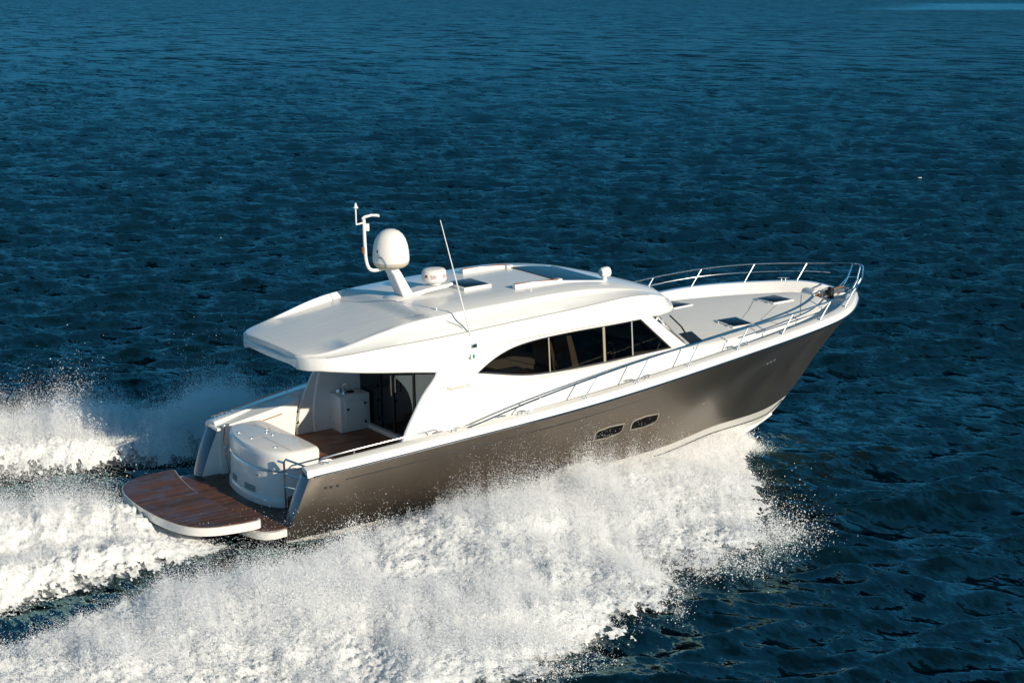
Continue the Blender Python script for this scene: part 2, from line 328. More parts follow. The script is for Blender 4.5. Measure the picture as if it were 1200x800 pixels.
def sea_mat():
    m = bpy.data.materials.new('sea water'); m.use_nodes = True
    n = m.node_tree.nodes; l = m.node_tree.links; p = n['Principled BSDF']
    geo = n.new('ShaderNodeNewGeometry')
    def noise(scale, detail, sx=1., sy=1., rot=0.):
        mp = n.new('ShaderNodeMapping'); mp.inputs['Rotation'].default_value = (0, 0, rot); mp.inputs['Scale'].default_value = (sx, sy, 1)
        t = n.new('ShaderNodeTexNoise'); t.inputs['Scale'].default_value = scale; t.inputs['Detail'].default_value = detail
        l.new(geo.outputs['Position'], mp.inputs[0]); l.new(mp.outputs[0], t.inputs['Vector']); return t.outputs['Fac']
    def mth(op, a, b):
        q = n.new('ShaderNodeMath'); q.operation = op
        for i, v in enumerate((a, b)):
            if isinstance(v, (int, float)): q.inputs[i].default_value = v
            else: l.new(v, q.inputs[i])
        return q.outputs[0]
    rot = -th0
    sl = n.new('ShaderNodeAttribute'); sl.attribute_name = 'slick'
    def slope(scale, detail, sx, sy, ro, k):
        mp = n.new('ShaderNodeMapping'); mp.inputs['Rotation'].default_value = (0, 0, ro); mp.inputs['Scale'].default_value = (sx, sy, 1)
        t = n.new('ShaderNodeTexNoise'); t.inputs['Scale'].default_value = scale; t.inputs['Detail'].default_value = detail; t.inputs['Roughness'].default_value = .6
        l.new(geo.outputs['Position'], mp.inputs[0]); l.new(mp.outputs[0], t.inputs['Vector'])
        q = n.new('ShaderNodeVectorMath'); q.operation = 'SUBTRACT'; q.inputs[1].default_value = (.5, .5, .5); l.new(t.outputs['Color'], q.inputs[0])
        q2 = n.new('ShaderNodeVectorMath'); q2.operation = 'MULTIPLY'; q2.inputs[1].default_value = (k, k, 0); l.new(q.outputs[0], q2.inputs[0]); return q2.outputs[0]
    def vadd(a, b):
        q = n.new('ShaderNodeVectorMath'); q.operation = 'ADD'; l.new(a, q.inputs[0]); l.new(b, q.inputs[1]); return q.outputs[0]
    # ripple slopes: world-space noise read as slope, so far water stays ruffled
    gp = n.new('ShaderNodeAttribute'); gp.attribute_name = 'gap'      # waves longer than the mesh can carry far out: as slopes instead
    big = n.new('ShaderNodeVectorMath'); big.operation = 'SCALE'; l.new(vadd(slope(.16, 3, 1, .5, rot+.2, 1.3), slope(.5, 4, 1, .35, rot-.2, 2.0)), big.inputs[0]); l.new(mth('ADD', .22, gp.outputs['Fac']), big.inputs['Scale'])
    sv = vadd(big.outputs[0], vadd(vadd(slope(1.9, 5, 1, .26, rot, 1.45), slope(5., 5, 1, .38, rot+.25, 1.2)), slope(13., 5, 1, .45, rot-.3, .9)))
    sc_ = n.new('ShaderNodeVectorMath'); sc_.operation = 'SCALE'; l.new(sv, sc_.inputs[0]); l.new(mth('MULTIPLY', mth('ADD', .55, mth('MULTIPLY', noise(.022, 3, 1, .5, rot), .9)), mth('SUBTRACT', 1., mth('MULTIPLY', sl.outputs['Fac'], .75))), sc_.inputs['Scale'])
    nn = n.new('ShaderNodeVectorMath'); nn.operation = 'NORMALIZE'; l.new(vadd(geo.outputs['Normal'], sc_.outputs[0]), nn.inputs[0])
    at = n.new('ShaderNodeAttribute'); at.attribute_name = 'film'
    v = n.new('ShaderNodeTexVoronoi'); v.feature = 'DISTANCE_TO_EDGE'; v.inputs['Scale'].default_value = 2.6
    wp = n.new('ShaderNodeTexNoise'); wp.inputs['Scale'].default_value = 1.6; wp.inputs['Detail'].default_value = 5; l.new(geo.outputs['Position'], wp.inputs['Vector'])
    vm = n.new('ShaderNodeVectorMath'); vm.operation = 'MULTIPLY_ADD'; vm.inputs[1].default_value = (1.1, 1.1, 1.1); l.new(wp.outputs['Color'], vm.inputs[0]); l.new(geo.outputs['Position'], vm.inputs[2]); l.new(vm.outputs[0], v.inputs['Vector'])
    lace = mth('SUBTRACT', 1., mth('MULTIPLY', v.outputs['Distance'], 3.2))
    fine = noise(7, 8)
    k = mth('ADD', mth('MULTIPLY', at.outputs['Fac'], 1.5), mth('ADD', mth('MULTIPLY', lace, .45), mth('MULTIPLY', fine, 1.1)))
    mr = n.new('ShaderNodeMapRange'); mr.inputs[1].default_value = 1.65; mr.inputs[2].default_value = 2.1; l.new(k, mr.inputs[0])
    fac = mth('MULTIPLY', mr.outputs[0], mth('GREATER_THAN', at.outputs['Fac'], .02))
    mx = n.new('ShaderNodeMix'); mx.data_type = 'RGBA'; l.new(fac, mx.inputs[0]); mx.inputs[6].default_value = (.0012, .008, .0135, 1); mx.inputs[7].default_value = (.75, .78, .8, 1)
    out = [q for q in n if q.type == 'OUTPUT_MATERIAL'][0]
    fr = n.new('ShaderNodeFresnel'); fr.inputs[0].default_value = 1.333; l.new(nn.outputs[0], fr.inputs['Normal'])
    gl = n.new('ShaderNodeBsdfGlossy'); gl.inputs[0].default_value = (.55, .95, 1, 1); gl.inputs['Roughness'].default_value = .09; l.new(nn.outputs[0], gl.inputs['Normal'])
    df = n.new('ShaderNodeBsdfDiffuse'); l.new(mx.outputs[2], df.inputs[0]); l.new(nn.outputs[0], df.inputs['Normal'])
    ms = n.new('ShaderNodeMixShader'); l.new(mth('MULTIPLY', mth('MULTIPLY', mth('ADD', 1., mth('MULTIPLY', sl.outputs['Fac'], .7)), mth('DIVIDE', mth('MULTIPLY', fr.outputs[0], 1.35), mth('ADD', 1., mth('MULTIPLY', fr.outputs[0], 5.2)))), mth('SUBTRACT', 1., fac)), ms.inputs[0]); l.new(df.outputs[0], ms.inputs[1]); l.new(gl.outputs[0], ms.inputs[2]); l.new(ms.outputs[0], out.inputs[0])
    n.remove(p); return m
    r2 = n.new('ShaderNodeMapRange'); r2.inputs[3].default_value = .07; r2.inputs[4].default_value = .8; l.new(fac, r2.inputs[0]); l.new(r2.outputs[0], p.inputs['Roughness'])
    return m
water = link('water', me, sea_mat(), None, 0); water['kind'] = 'structure'; water['label'] = 'dark blue open sea ruffled by small waves'

def foam_mat(name, col, trans):
    m = bpy.data.materials.new(name); m.use_nodes = True
    n = m.node_tree.nodes; l = m.node_tree.links
    for q in list(n):
        if q.type == 'BSDF_PRINCIPLED': n.remove(q)
    out = [q for q in n if q.type == 'OUTPUT_MATERIAL'][0]
    d = n.new('ShaderNodeBsdfDiffuse'); d.inputs[0].default_value = (*col, 1)
    t = n.new('ShaderNodeBsdfTranslucent'); t.inputs[0].default_value = (*col, 1)
    mx = n.new('ShaderNodeMixShader'); mx.inputs[0].default_value = trans
    l.new(d.outputs[0], mx.inputs[1]); l.new(t.outputs[0], mx.inputs[2]); l.new(mx.outputs[0], out.inputs[0]); return m
fm, used = grid_mesh('wake_foam', Vf, NY, NX, False, keep.ravel())
foam = link('wake_foam', fm, foam_mat('sea foam', (.84, .86, .87), .12), None, 0)
foam['kind'] = 'stuff'; foam['label'] = 'churned white foam of the wake around and behind the yacht'; foam['category'] = 'foam'

# droplets: real spheres (point cloud), thick over the foam and thinning with height and past its ragged edge
def lut(F, x, y): return F[np.clip(((y-GY0)/DG).astype(int), 0, NY-1), np.clip(((x-GX0)/DG).astype(int), 0, NX-1)]
PT = []; PRD = []
def drops(n, x0, x1, y0, y1, prob, zf, r0, rs):
    x = rng.uniform(x0, x1, n); y = rng.uniform(y0, y1, n); k = rng.random(n) < prob(x, y); x = x[k]; y = y[k]
    z = zf(x, y); r = r0*np.exp(rs*rng.normal(size=len(x)))
    ok = ~((np.abs(y) < np.interp(x, [-2.3, -2.0, -.2, 3, 8, 12, 13.4], [1.2, 2.0, 2.3, 2.5, 2.35, 1.0, .0])) & (x > -2.3) & (x < 13.4) & (z > .15+.03*np.maximum(x, 0)))
    PT.append(np.stack([x, y, z], 1)[ok]); PRD.append(np.minimum(r, .0125)[ok])
cl = np.clip(.5+.33*(.5*N1+.4*N2+.75*N5+.3*N3), 0, 1)**2
st5 = np.clip(.45+.42*N5+.2*N3, 0, 1)
lee = np.where(GY < 0, np.clip((in_s(GX)-GY)/1.2, .25, 1), 1)      # low right beside the hull
# over all foam
drops(3200000, -13, 12.4, -13, 11, lambda x, y: lut(cov, x, y)*(.12+.88*lut(cl, x, y)),
      lambda x, y: lut(foam_z, x, y)+rng.exponential(1, len(x))*(.025+.10*lut(hgt, x, y)+.12*lut(cl, x, y)*lut(hgt, x, y))*lut(lee, x, y), .0036, .45)
# fine mist veil, nearly even, floating over the foam
veil = np.clip(.55+.25*N1+.25*N5, .05, 1)
near_b = np.clip(near*1.7-.7, 0, 1)
drops(7500000, -12, 11.5, -12.5, 10, lambda x, y: lut(near_b, x, y)*lut(veil, x, y), lambda x, y: lut(foam_z, x, y)+rng.gamma(1.5, 1, len(x))*(.03+.15*lut(hgt, x, y)+.16*lut(hgt, x, y)*lut(veil, x, y))*lut(lee, x, y), .0031, .25)
# ragged fringe of the outer edges
dS = np.clip(np.where(GY < 0, np.minimum((GY-(out_s(GX)-.55))/.55, (out_s(GX)+.9-GY)/.9), 0), 0, 1)*(GX < 10.9)
drops(2200000, -6, 12, -14, 0, lambda x, y: lut(dS, x, y)**1.5*lut(cl, x, y)*np.interp(x, [3, 6], [1.1, .55]), lambda x, y: .03+rng.exponential(1, len(x))*(.03+.15*lut(dS, x, y)), .0032, .5)
# jets thrown up at the tip of the bow sheet
tip = np.exp(-((GX-6.9)/.55)**2-((GY+6.6)/.6)**2)+.7*np.exp(-((GX-5.0)/.7)**2-((GY+7.4)/.6)**2)
drops(260000, 4, 9.5, -9.5, -4, lambda x, y: lut(tip, x, y)*(.15+.85*lut(st5, x, y)), lambda x, y: .02+rng.exponential(1, len(x))*.17, .0046, .5)
# inner lip beside the hull
lip = np.exp(-((GY-(in_s(GX)+.10))/.22)**2)*sst(5.6, 4.2, GX)*(GX > -1.5)
drops(420000, -1.5, 6.5, -5, -1.6, lambda x, y: lut(lip, x, y)*lut(cl, x, y)*1.3, lambda x, y: lut(foam_z, x, y)+.05+rng.exponential(1, len(x))*.045+rng.exponential(1, len(x))*.10*lut(cl, x, y), .0048, .5)
# spray flung to port, in the boat's shadow
pl = np.exp(-((GY-np.interp(GX, [-8, 0, 3, 6, 9], [7.5, 6.3, 5.6, 4.9, 4.0]))/1.25)**2)*np.interp(GX, [-14, -6, -1, 2, 5, 8, 10], [.5, .7, 1, 1, .6, .3, .0])
drops(3000000, -10, 9.5, 3, 11, lambda x, y: lut(pl, x, y)*(.12+.88*lut(st5, x, y)**1.5)*np.interp(x, [0, 3], [.8, 1.25]), lambda x, y: .05+lut(hgt, x, y)*.6+rng.gamma(1.3, 1, len(x))*(.09+.15*lut(pl, x, y)*lut(st5, x, y)), .0042, .5)
# curtain rising off the bow contact line
bw = np.exp(-((GY-(in_s(GX)-.25))/.5)**2)*sst(5, 8, GX)*sst(11.7, 11.1, GX)
drops(1500000, 5, 12.4, -4, .2, lambda x, y: lut(bw, x, y)*.8, lambda x, y: lut(foam_z, x, y)+rng.exponential(1, len(x))*(.05+.16*sst(12.4, 8, x)), .0040, .4)
P = np.concatenate(PT).astype(np.float32); PR = np.concatenate(PRD).astype(np.float32)
pm = bpy.data.meshes.new('spray'); pm.vertices.add(len(P)); pm.vertices.foreach_set('co', P.ravel())
a = pm.attributes.new('rad', 'FLOAT', 'POINT'); a.data.foreach_set('value', PR)
spray = link('spray', pm, None, None, 0); drop_m = foam_mat('spray droplets', (.94, .945, .95), .25)
pm.materials.append(drop_m)
ng = bpy.data.node_groups.new('droplets', 'GeometryNodeTree')
ng.interface.new_socket('Geometry', in_out='INPUT', socket_type='NodeSocketGeometry'); ng.interface.new_socket('Geometry', in_out='OUTPUT', socket_type='NodeSocketGeometry')
gi = ng.nodes.new('NodeGroupInput'); go = ng.nodes.new('NodeGroupOutput'); mp = ng.nodes.new('GeometryNodeMeshToPoints')
na = ng.nodes.new('GeometryNodeInputNamedAttribute'); na.data_type = 'FLOAT'; na.inputs['Name'].default_value = 'rad'
sm = ng.nodes.new('GeometryNodeSetMaterial'); sm.inputs['Material'].default_value = drop_m
ng.links.new(gi.outputs[0], mp.inputs['Mesh']); ng.links.new(na.outputs['Attribute'], mp.inputs['Radius']); ng.links.new(mp.outputs[0], sm.inputs['Geometry']); ng.links.new(sm.outputs[0], go.inputs[0])
md = spray.modifiers.new('droplets', 'NODES'); md.node_group = ng
spray['kind'] = 'stuff'; spray['label'] = 'cloud of white spray droplets thrown up by the speeding hull'; spray['category'] = 'spray'
print('droplets', len(P), 'foam verts', len(fm.vertices), 'sea verts', len(Vw))

# ================================================================== the yacht (boat frame: x forward from the transom, y port, z up)
Mw = Matrix(((0.9986374, -0.0020794, -0.0521442), (0, 0.9992058, -0.0398458), (0.0521856, 0.0397915, 0.9978443)))
ORG = Vector((0, 0, .15))
yacht = bpy.data.objects.new('motor_yacht', None); COL.objects.link(yacht)
yacht.matrix_world = Matrix.Translation(-(Mw @ ORG)) @ Mw.to_4x4()
yacht['label'] = 'white and bronze-grey motor yacht with a hardtop planing fast across the dark sea'; yacht['category'] = 'yacht'
yacht.empty_display_size = .5
XS = [0, 3, 6.5, 9.5, 12, 13.8, 14.8, 15.2]
fB = spl(XS, [2.03, 2.51, 2.52, 2.46, 2.25, 1.37, .40, 0]); fZ = spl(XS, [1.33, 1.63, 1.82, 2.10, 2.32, 2.37, 2.25, 1.99])
def uni(n, e=1.): return np.linspace(0, 1, n)
# ---- hull topsides
stem_x = spl([-.34, -.07, .23, .49, .77, 1.0, 1.3, 1.64, 1.99], [12.19, 12.70, 13.09, 13.41, 13.70, 13.93, 14.27, 14.70, 15.2])
bot_y = spl([0, 3, 6.4, 8.4, 10.35, 12.2, 13.09], [1.93, 2.04, 1.95, 1.73, .96, .40, 0]); bot_z = spl([0, 3, 6.4, 8.4, 10.3, 12.2, 13.09], [.24, .30, .35, .36, .27, .19, .23])
NU, NT = 90, 14
us = 1-(1-uni(NU))**1.25
def side(u, t, sg=-1, off=0.):
    """point on the topsides: u 0..1 stern to stem, t 0..1 boot line to gunwale"""
    xa = -.18+.43*t**1.25
    xt = .25+(15.2-.25)*u; xb = -.18+(13.09+.18)*u
    yt, zt = float(fB(xt)), float(fZ(xt)); yb, zb_ = float(bot_y(max(xb, 0))), float(bot_z(max(xb, 0)))
    if u >= 1: yt = yb = 0
    k = 1+1.9*max(0, (u-.38)/.62)**1.05
    w = t**k
    z = zb_+(zt-zb_)*t
    xs_ = float(stem_x(.23+1.76*t)); xa_ = xa
    x = xa_+(xs_-xa_)*u if u > .8 else None
    xl = xb+(xt-xb)*t; 
    blend = max(0, (u-.75)/.25)**2
    x = xl*(1-blend)+(xa_+(xs_-xa_)*u)*blend if u > .75 else (xl if u > 0 else xa_)
    if u < .04: x = xa_*(1-u/.04)+xl*(u/.04)
    y = yb+(yt-yb)*w+.05*math.sin(math.pi*t)*(1-u)
    return Vector((x, sg*(max(y, 0)+off), z))
hb = MB()
secs = [[side(u, t, -1) for t in uni(NT)] for u in us]; hb.loft(secs)
secs = [[side(u, t, 1) for t in uni(NT)] for u in us]; hb.loft(secs)
hull = hb.build('hull', M['hull'], yacht, 60)
# white bottom: boot band, then planing bottom to the keel
keel = lambda u: (lin([0, .6, .8, .92, 1], [-.8, -.85, -.66, -.36, .23])(u))
bb = MB(); bands = []; lines = []
for sg in (-1, 1):
    secs = []; s2 = []; line = []
    for u in us:
        p = side(u, 0, sg); c = Vector((p.x-.12*u*(1-u)*0, sg*max(abs(p.y)-.07, 0), p.z-.17)); 
        tt = max(0, 1-abs(p.y)/.4) if u > .8 else 0
        kz = float(keel(u)); kx = p.x if u < .8 else float(stem_x(max(kz, -.34)))-(0 if kz > -.34 else (-.34-kz)*2.6)
        if u >= 1: kx = p.x; kz = p.z-.001
        fade = min(1, (1-u)/.06); c = p+(c-p)*fade
        k = Vector((min(kx, p.x+.0) if u < .8 else kx, 0, kz))
        s2.append([p, p+(c-p)*.5, c]); secs.append([c+(k-c)*q+Vector((0, 0, -.05*math.sin(math.pi*q)*fade)) for q in (0, .2, .4, .6, .8, 1)])
        line.append(c+Vector((0, sg*.004, 0)))
    bb.loft(secs); bands.append(s2); lines.append(line[:-3])
hbm = bb.build('hull_bottom', M['bottom'], yacht, 60)
for q in bands: MB().loft(q).build('boot_band', M['strake'], hbm, 60)
for q in lines: MB().tube(q, .014, 6).build('pinstripe', M['dark'], hbm)
# spray rails on the planing bottom
for sg in (-1, 1):
    pts = []
    for u in np.linspace(.35, .955, 40):
        p = side(u, 0, sg); kz = float(keel(u)); kx = p.x if u < .8 else float(stem_x(max(kz, -.34)))
        c = Vector((p.x, sg*max(abs(p.y)-.07, 0), p.z-.17)); k = Vector((kx, 0, kz)); pts.append(c+(k-c)*.45+Vector((0, 0, -.035)))
    MB().tube(pts, .03, 5).build('spray_rail', M['bottom'], hbm)
# knuckle line and rub rail
def u_of(x, t):
    a, b = 0., 1.
    for _ in range(40):
        m_ = (a+b)/2
        if side(m_, t).x < x: a = m_
        else: b = m_
    return (a+b)/2
for sg in (-1, 1): MB().tube([side(u_of(x, .83), .83, sg, .0) for x in np.linspace(.9, 7.6, 40)], [.011*min(1, (7.7-x)/3+.12) for x in np.linspace(.9, 7.6, 40)], 6).build('knuckle_line', M['dark'], hull)
for sg in (-1, 1): MB().tube([side(u, 1, sg, .012)+Vector((0, 0, -.012)) for u in us[1:-1]], .020, 6).build('rub_rail', M['steel'], hull)
# portlights in the starboard topsides
def plate(poly, off, bevel, sg=-1):
    """small plate that follows the hull side: poly of (x,t-height z)"""
    out = []
    for x, z in poly:
        lo, hi = 0., 1.
        for _ in range(30):
            t = (lo+hi)/2; u = u_of(x, t)
            if side(u, t).z < z: lo = t
            else: hi = t
        out.append(side(u, t, sg, off))
    return out
def hexa(x0, x1, zl0, zl1, zr0, zr1, g=0.):
    P_ = [(x0-g, zl0-g), ((x0+x1)/2, (zl0+zr0)/2-.035-g), (x1-.05, zr0-.01-g), (x1+g, zr0+.035), (x1+g, zr1+g), ((x0+x1)/2, (zl1+zr1)/2+.03+g), (x0+.05, zl1+.01+g), (x0-g, zl1-.03)]
    return P_
for (a_, b_, l0, l1, r0, r1) in ((6.30, 6.98, .975, 1.135, 1.01, 1.16), (7.22, 7.88, 1.005, 1.165, 1.04, 1.19)):
    inn = plate(hexa(a_, b_, l0, l1, r0, r1), .012, 0); mid = plate(hexa(a_, b_, l0, l1, r0, r1, .004), .024, 0); out = plate(hexa(a_, b_, l0, l1, r0, r1, .028), .018, 0); base = plate(hexa(a_, b_, l0, l1, r0, r1, .034), -.01, 0)
    pb = MB(); n = len(inn); pb.add(inn, [tuple(range(n))]); pl_ = pb.build('portlight', M['gloss'], yacht, 30)
    fb = MB(); fb.loft([inn, mid, out, base], True); fb.build('portlight_frame', M['frame'], pl_, 30)
for nm, xs_, z0, dz_, m_ in (('vent_hole', (11.30, 11.42, 11.54), 1.50, .02, M['white']), ('exhaust_hole', (.52, .62, .74), 1.13, .0, M['dark'])):
    for i, x in enumerate(xs_):
        q = plate([(x-.025, z0+dz_*i), (x+.025, z0+dz_*i), (x+.025, z0+dz_*i+.03), (x-.025, z0+dz_*i+.03)], .004, 0)
        MB().add(q, [(0, 1, 2, 3)]).add(plate([(x-.032, z0+dz_*i-.007), (x+.032, z0+dz_*i-.007), (x+.032, z0+dz_*i+.037), (x-.032, z0+dz_*i+.037)], .001, 0), [(0, 1, 2, 3)]).build(nm, m_, hull, 0)

# ---- gunwale and bulwarks
CAPH = .125
xg = np.concatenate([np.linspace(.22, 12, 50), np.linspace(12.2, 15.2, 30)])
def capsec(x, sg):
    h = 1e-3; b = float(fB(x)); z = float(fZ(x)); db = float(fB(min(x+h, 15.2))-fB(min(x+h, 15.2)-h))/h
    if x > 15.1: db = -2.2
    nx, ny = -db, 1.; l = math.hypot(nx, ny); nx /= l; ny /= l       # outward normal in plan (x, y)
    w = np.interp(x, [0, 3.4, 4.5, 12, 15.2], [.30, .30, .25, .25, .24])
    out = []
    zd = np.interp(x, [0, 3.5, 3.8, 14, 15.2], [.52, .85, float(z)-.12, float(z)-.16, float(z)-.16]) if x < 3.8 else z-.14
    for d, dz_ in ((.004, 0), (-.005, .06), (-.022, CAPH-.02), (-.05, CAPH), (-w+.03, CAPH+.012), (-w, CAPH-.008), (-w-.015, CAPH-.06), (-w-.02, None)):
        y = max(b+ny*d, 0); xx = x+nx*d
        if b+ny*d < 0: xx = min(xx, x-.0)
        out.append(Vector((xx, sg*y, zd if dz_ is None else z+dz_)))
    return out
for sg in (-1, 1):
    gb = MB(); secs = [capsec(x, sg) for x in xg]
    # close towards the tip: clamp to the centreline crossing
    gb.loft(secs, cap0=False)
    # aft end of the cap: raked face
    s0 = secs[0]; gb.add([p for p in s0[:7]]+[s0[6]+Vector((0, 0, 0))], [tuple(range(7))])
    gun = gb.build('gunwale', M['white'], yacht, 35)
# transom ends of the hull sides ("wings"): aft faces
for sg in (-1, 1):
    wing = MB(); ts = uni(NT); outer = [side(0, t, sg) for t in ts]; inner = [Vector((p.x+.03, sg*(2.03-.335), p.z)) for p in outer]
    mid = [(p+q)/2+Vector((-.05, 0, 0)) for p, q in zip(outer, inner)]
    wing.loft([outer, mid, inner]).build('transom_end', M['wing'], hull, 60)
for sg in (-1, 1):
    iw = MB(); ts = uni(NT); a_ = [Vector((-.15+.43*t**1.25, sg*1.695, .24+(1.33-.24)*t)) for t in ts]
    c_ = [Vector((.6, sg*1.695, .24+(1.40-.24)*t)) for t in ts]; iw.loft([a_, c_])
    a2 = [Vector((.6, sg*1.695, .24)), Vector((.6, sg*1.695, 1.42))]; b2 = [Vector((1.2, sg*1.97, .24)), Vector((1.2, sg*1.97, 1.5))]; iw.loft([a2, b2]).build('bulwark_lining', M['white'], yacht, 40)

# ---- decks
def cap_in(x, extra=.0):
    b = float(fB(x)); w = np.interp(x, [0, 3.4, 4.5, 15.2], [.30, .30, .25, .25]); return max(b-w*math.sqrt(1+float((fB(min(x+.01, 15.2))-fB(x-.01))/.02)**2)-.01-extra, 0)
dk = MB(); xd = np.concatenate([np.linspace(3.55, 12, 30), np.linspace(12.2, 14.85, 14)])
dk.loft([[Vector((x, sgy*cap_in(x), float(fZ(x))-.13)) for sgy in np.linspace(-1, 1, 9)] for x in xd])
deck = dk.build('deck', M['deckw'], yacht, 40)
# raised trunk of the foredeck
tr_w = spl([7.6, 8.5, 9.3, 10.7, 12.2, 13.2, 13.7], [1.84, 1.90, 1.92, 1.75, 1.36, .92, .62])
def trunk_sec(x, sc=1., dz_=0.):
    w = float(tr_w(min(x, 13.7)))*sc; zt = 2.335+.004*(x-8.5)+dz_; zd = float(fZ(x))-.14; e = min(1, max(.0, (zt-zd)/.2))
    prof = [(w+.05, zd), (w+.02, zd+(zt-zd)*.6), (w, zt-.035), (w-.02, zt-.010), (w-.06, zt)]
    half = [Vector((x, -y, z)) for y, z in prof]+[Vector((x, -w*q, zt+.06*(1-q*q))) for q in (.85, .6, .3)]
    return half+[Vector((x, 0, zt+.06))]+[Vector((p.x, -p.y, p.z)) for p in half[::-1]]
tb = MB(); secs = [trunk_sec(x) for x in np.linspace(7.6, 13.7, 40)]
last = secs[-1]
for k, (dx_, sc, dz_) in enumerate(((.10, .93, -.03), (.15, .80, -.1), (.17, .70, -.2))):
    secs.append([Vector((p.x+dx_*(1-.25*abs(p.y)/.62), p.y*sc, max(p.z+dz_, 2.1))) for p in last])
tb.loft(secs, cap1=True)
trunk = tb.build('foredeck_trunk', M['deckw'], yacht, 40)
for sg in (-1, 1):
    MB().tube([Vector((x, sg*(float(tr_w(x))+.012), 2.335+.004*(x-8.5)-.03)) for x in np.linspace(8.95, 13.65, 40)], .028, 8).build('trunk_edge', M['white'], trunk)
# thin grey lines across the foredeck
def trunk_z(x, y):
    w = float(tr_w(min(x, 13.7))); return 2.335+.004*(x-8.5)+.06*(1-(y/w)**2)
for pts in ([(12.55, .42), (11.6, -.45), (10.9, -1.0), (10.75, -1.68)], [(13.55, .05), (12.4, -1.2)], [(12.5, -.35), (11.4, -1.1), (11.5, -1.5)], [(9.4, -1.45), (11.8, -1.25)]):
    pp = []
    for (x0, y0), (x1, y1) in zip(pts[:-1], pts[1:]):
        for q in np.linspace(0, 1, 8): pp.append(Vector((x0+(x1-x0)*q, y0+(y1-y0)*q, trunk_z(x0+(x1-x0)*q, y0+(y1-y0)*q)+.001)))
    MB().tube(pp, .006, 5).build('deck_line', M['grey'], trunk)
# hatches
def hatch(x0, x1, y0, y1, rot=0., mg=M['smoke']):
    cx, cy = (x0+x1)/2, (y0+y1)/2; z = trunk_z(cx, cy); a_, b_ = (x1-x0)/2, (y1-y0)/2
    slope = -2*.06*cy/float(tr_w(min(cx, 13.7)))**2
    f = MB().box(-a_, a_, -b_, b_, -.03, .022, .008).build('hatch', M['white'], yacht, 35)
    f.location = (cx, cy, z); f.rotation_euler = (math.atan(slope), 0, rot)
    MB().box(-a_+.05, a_-.05, -b_+.05, b_-.05, .01, .030, .004).build('hatch_lens', mg, f, 35)
    for yy in (-b_*.5, b_*.5): MB().box(-a_-.03, -a_+.03, yy-.03, yy+.03, .0, .034, .006).build('hatch_hinge', M['steel'], f, 35)
    return f
hatch(12.47, 13.05, -.27, .37); hatch(10.50, 11.06, -1.32, -.66, R(-4)); hatch(10.55, 11.11, .78, 1.44, R(4))

# ---- cockpit, platforms
ck = MB(); ck.prism([(.9, -1.97), (3.62, -2.2), (3.62, 2.2), (.9, 1.97)], .78, .90)
ck.build('cockpit_sole', M['teak2'], yacht, 30)
MB().prism([(.92, 1.95), (.92, 1.45), (.70, 1.45), (.70, 1.95)], .45, .895).build('cockpit_step', M['white'], yacht, 30)
MB().prism([(.92, -1.95), (.92, -1.0), (.70, -1.0), (.70, -1.95)], .45, .68).build('cockpit_step', M['white'], yacht, 30)
pf_poly = [(.92, -1.75), (-.14, -1.75), (-.19, -1.99), (-.42, -2.02), (-.58, -1.96), (-.70, -1.82), (-.80, -1.4), (-.86, -.7), (-.87, 0), (-.86, .7), (-.80, 1.4), (-.70, 1.82), (-.58, 1.96), (-.42, 2.02), (-.19, 1.99), (-.14, 1.75), (.92, 1.75)]
fp = MB().prism(pf_poly, .36, .485, .02).build('fixed_platform', M['white'], yacht, 40)
MB().prism([(x+.05 if x < 0 else x, y*.965) for x, y in pf_poly], .47, .497).build('teak_deck', M['teak'], fp, 30)
half = [(-.56, 1.86), (-.98, 1.85), (-1.40, 1.77), (-1.68, 1.60), (-1.86, 1.34), (-1.96, .95), (-2.01, .5), (-2.03, 0)]
fwd = [(-.84, 0), (-.83, .35), (-.79, .75), (-.72, 1.2), (-.63, 1.6)]
rp = [(x, y) for x, y in half]+[(x, -y) for x, y in half[-2::-1]]+[(x, -y) for x, y in fwd[::-1]]+[(x, y) for x, y in fwd[1:]]
def rsmooth(poly, it=2):
    for _ in range(it):
        q = []
        for (a_, b_), (c_, d_) in zip(poly, poly[1:]+poly[:1]): q += [(a_*.75+c_*.25, b_*.75+d_*.25), (a_*.25+c_*.75, b_*.25+d_*.75)]
        poly = q
    return poly
rp = rsmooth(rp)
sw = MB().prism(rp, .56, .705, .03, 3).build('swim_platform', M['white'], yacht, 40)
c0 = (-1.35, 0)
MB().prism([(c0[0]+(x-c0[0])*.965, y*.978) for x, y in rp], .69, .719, .006).build('teak_deck', M['teak'], sw, 30)
for y in (-.9, .9): MB().box(-1.5, -.80, y-.08, y+.08, .40, .565, .02).build('lift_arm', M['grey'], sw, 35)
for xx, yy in ((-1.87, 1.33), (-2.02, .2)): MB().lathe([(.0, -.03), (.025, -.028), (.025, .0), (.0, .004)], (xx+.01, yy, .63), 10).build('rim_light', M['black'], sw, 30)

# transom module (bait station)
def mod_poly(s=0., ext=0.):
    aft = [(.62, 1.40), (.40, 1.36), (.24, 1.15), (.10, .80), (.02, .35), (.0, -.05), (.04, -.42), (.13, -.70), (.28, -.90), (.50, -1.0), (.95, -.98)]
    fwd_ = [(1.0, -.9), (1.0, .0), (1.0, 1.25), (.95, 1.38)]
    c = (.5, .2); return rsmooth([(c[0]+(x-c[0])*(1+s)+0, c[1]+(y-c[1])*(1+s)) for x, y in aft+fwd_], 1)
mz = [(.50, .03), (.60, .03), (.64, .015), (.66, -.012), (.72, -.012), (1.10, .0), (1.14, .0), (1.15, -.012), (1.19, -.012), (1.20, .022), (1.40, .03), (1.47, .022), (1.505, -.01), (1.52, -.05)]
tm = MB(); secs = [[Vector((x+.06*(z-.5), y, z)) for x, y in mod_poly(s)] for z, s in mz]; tm.loft(secs, True, True, True)
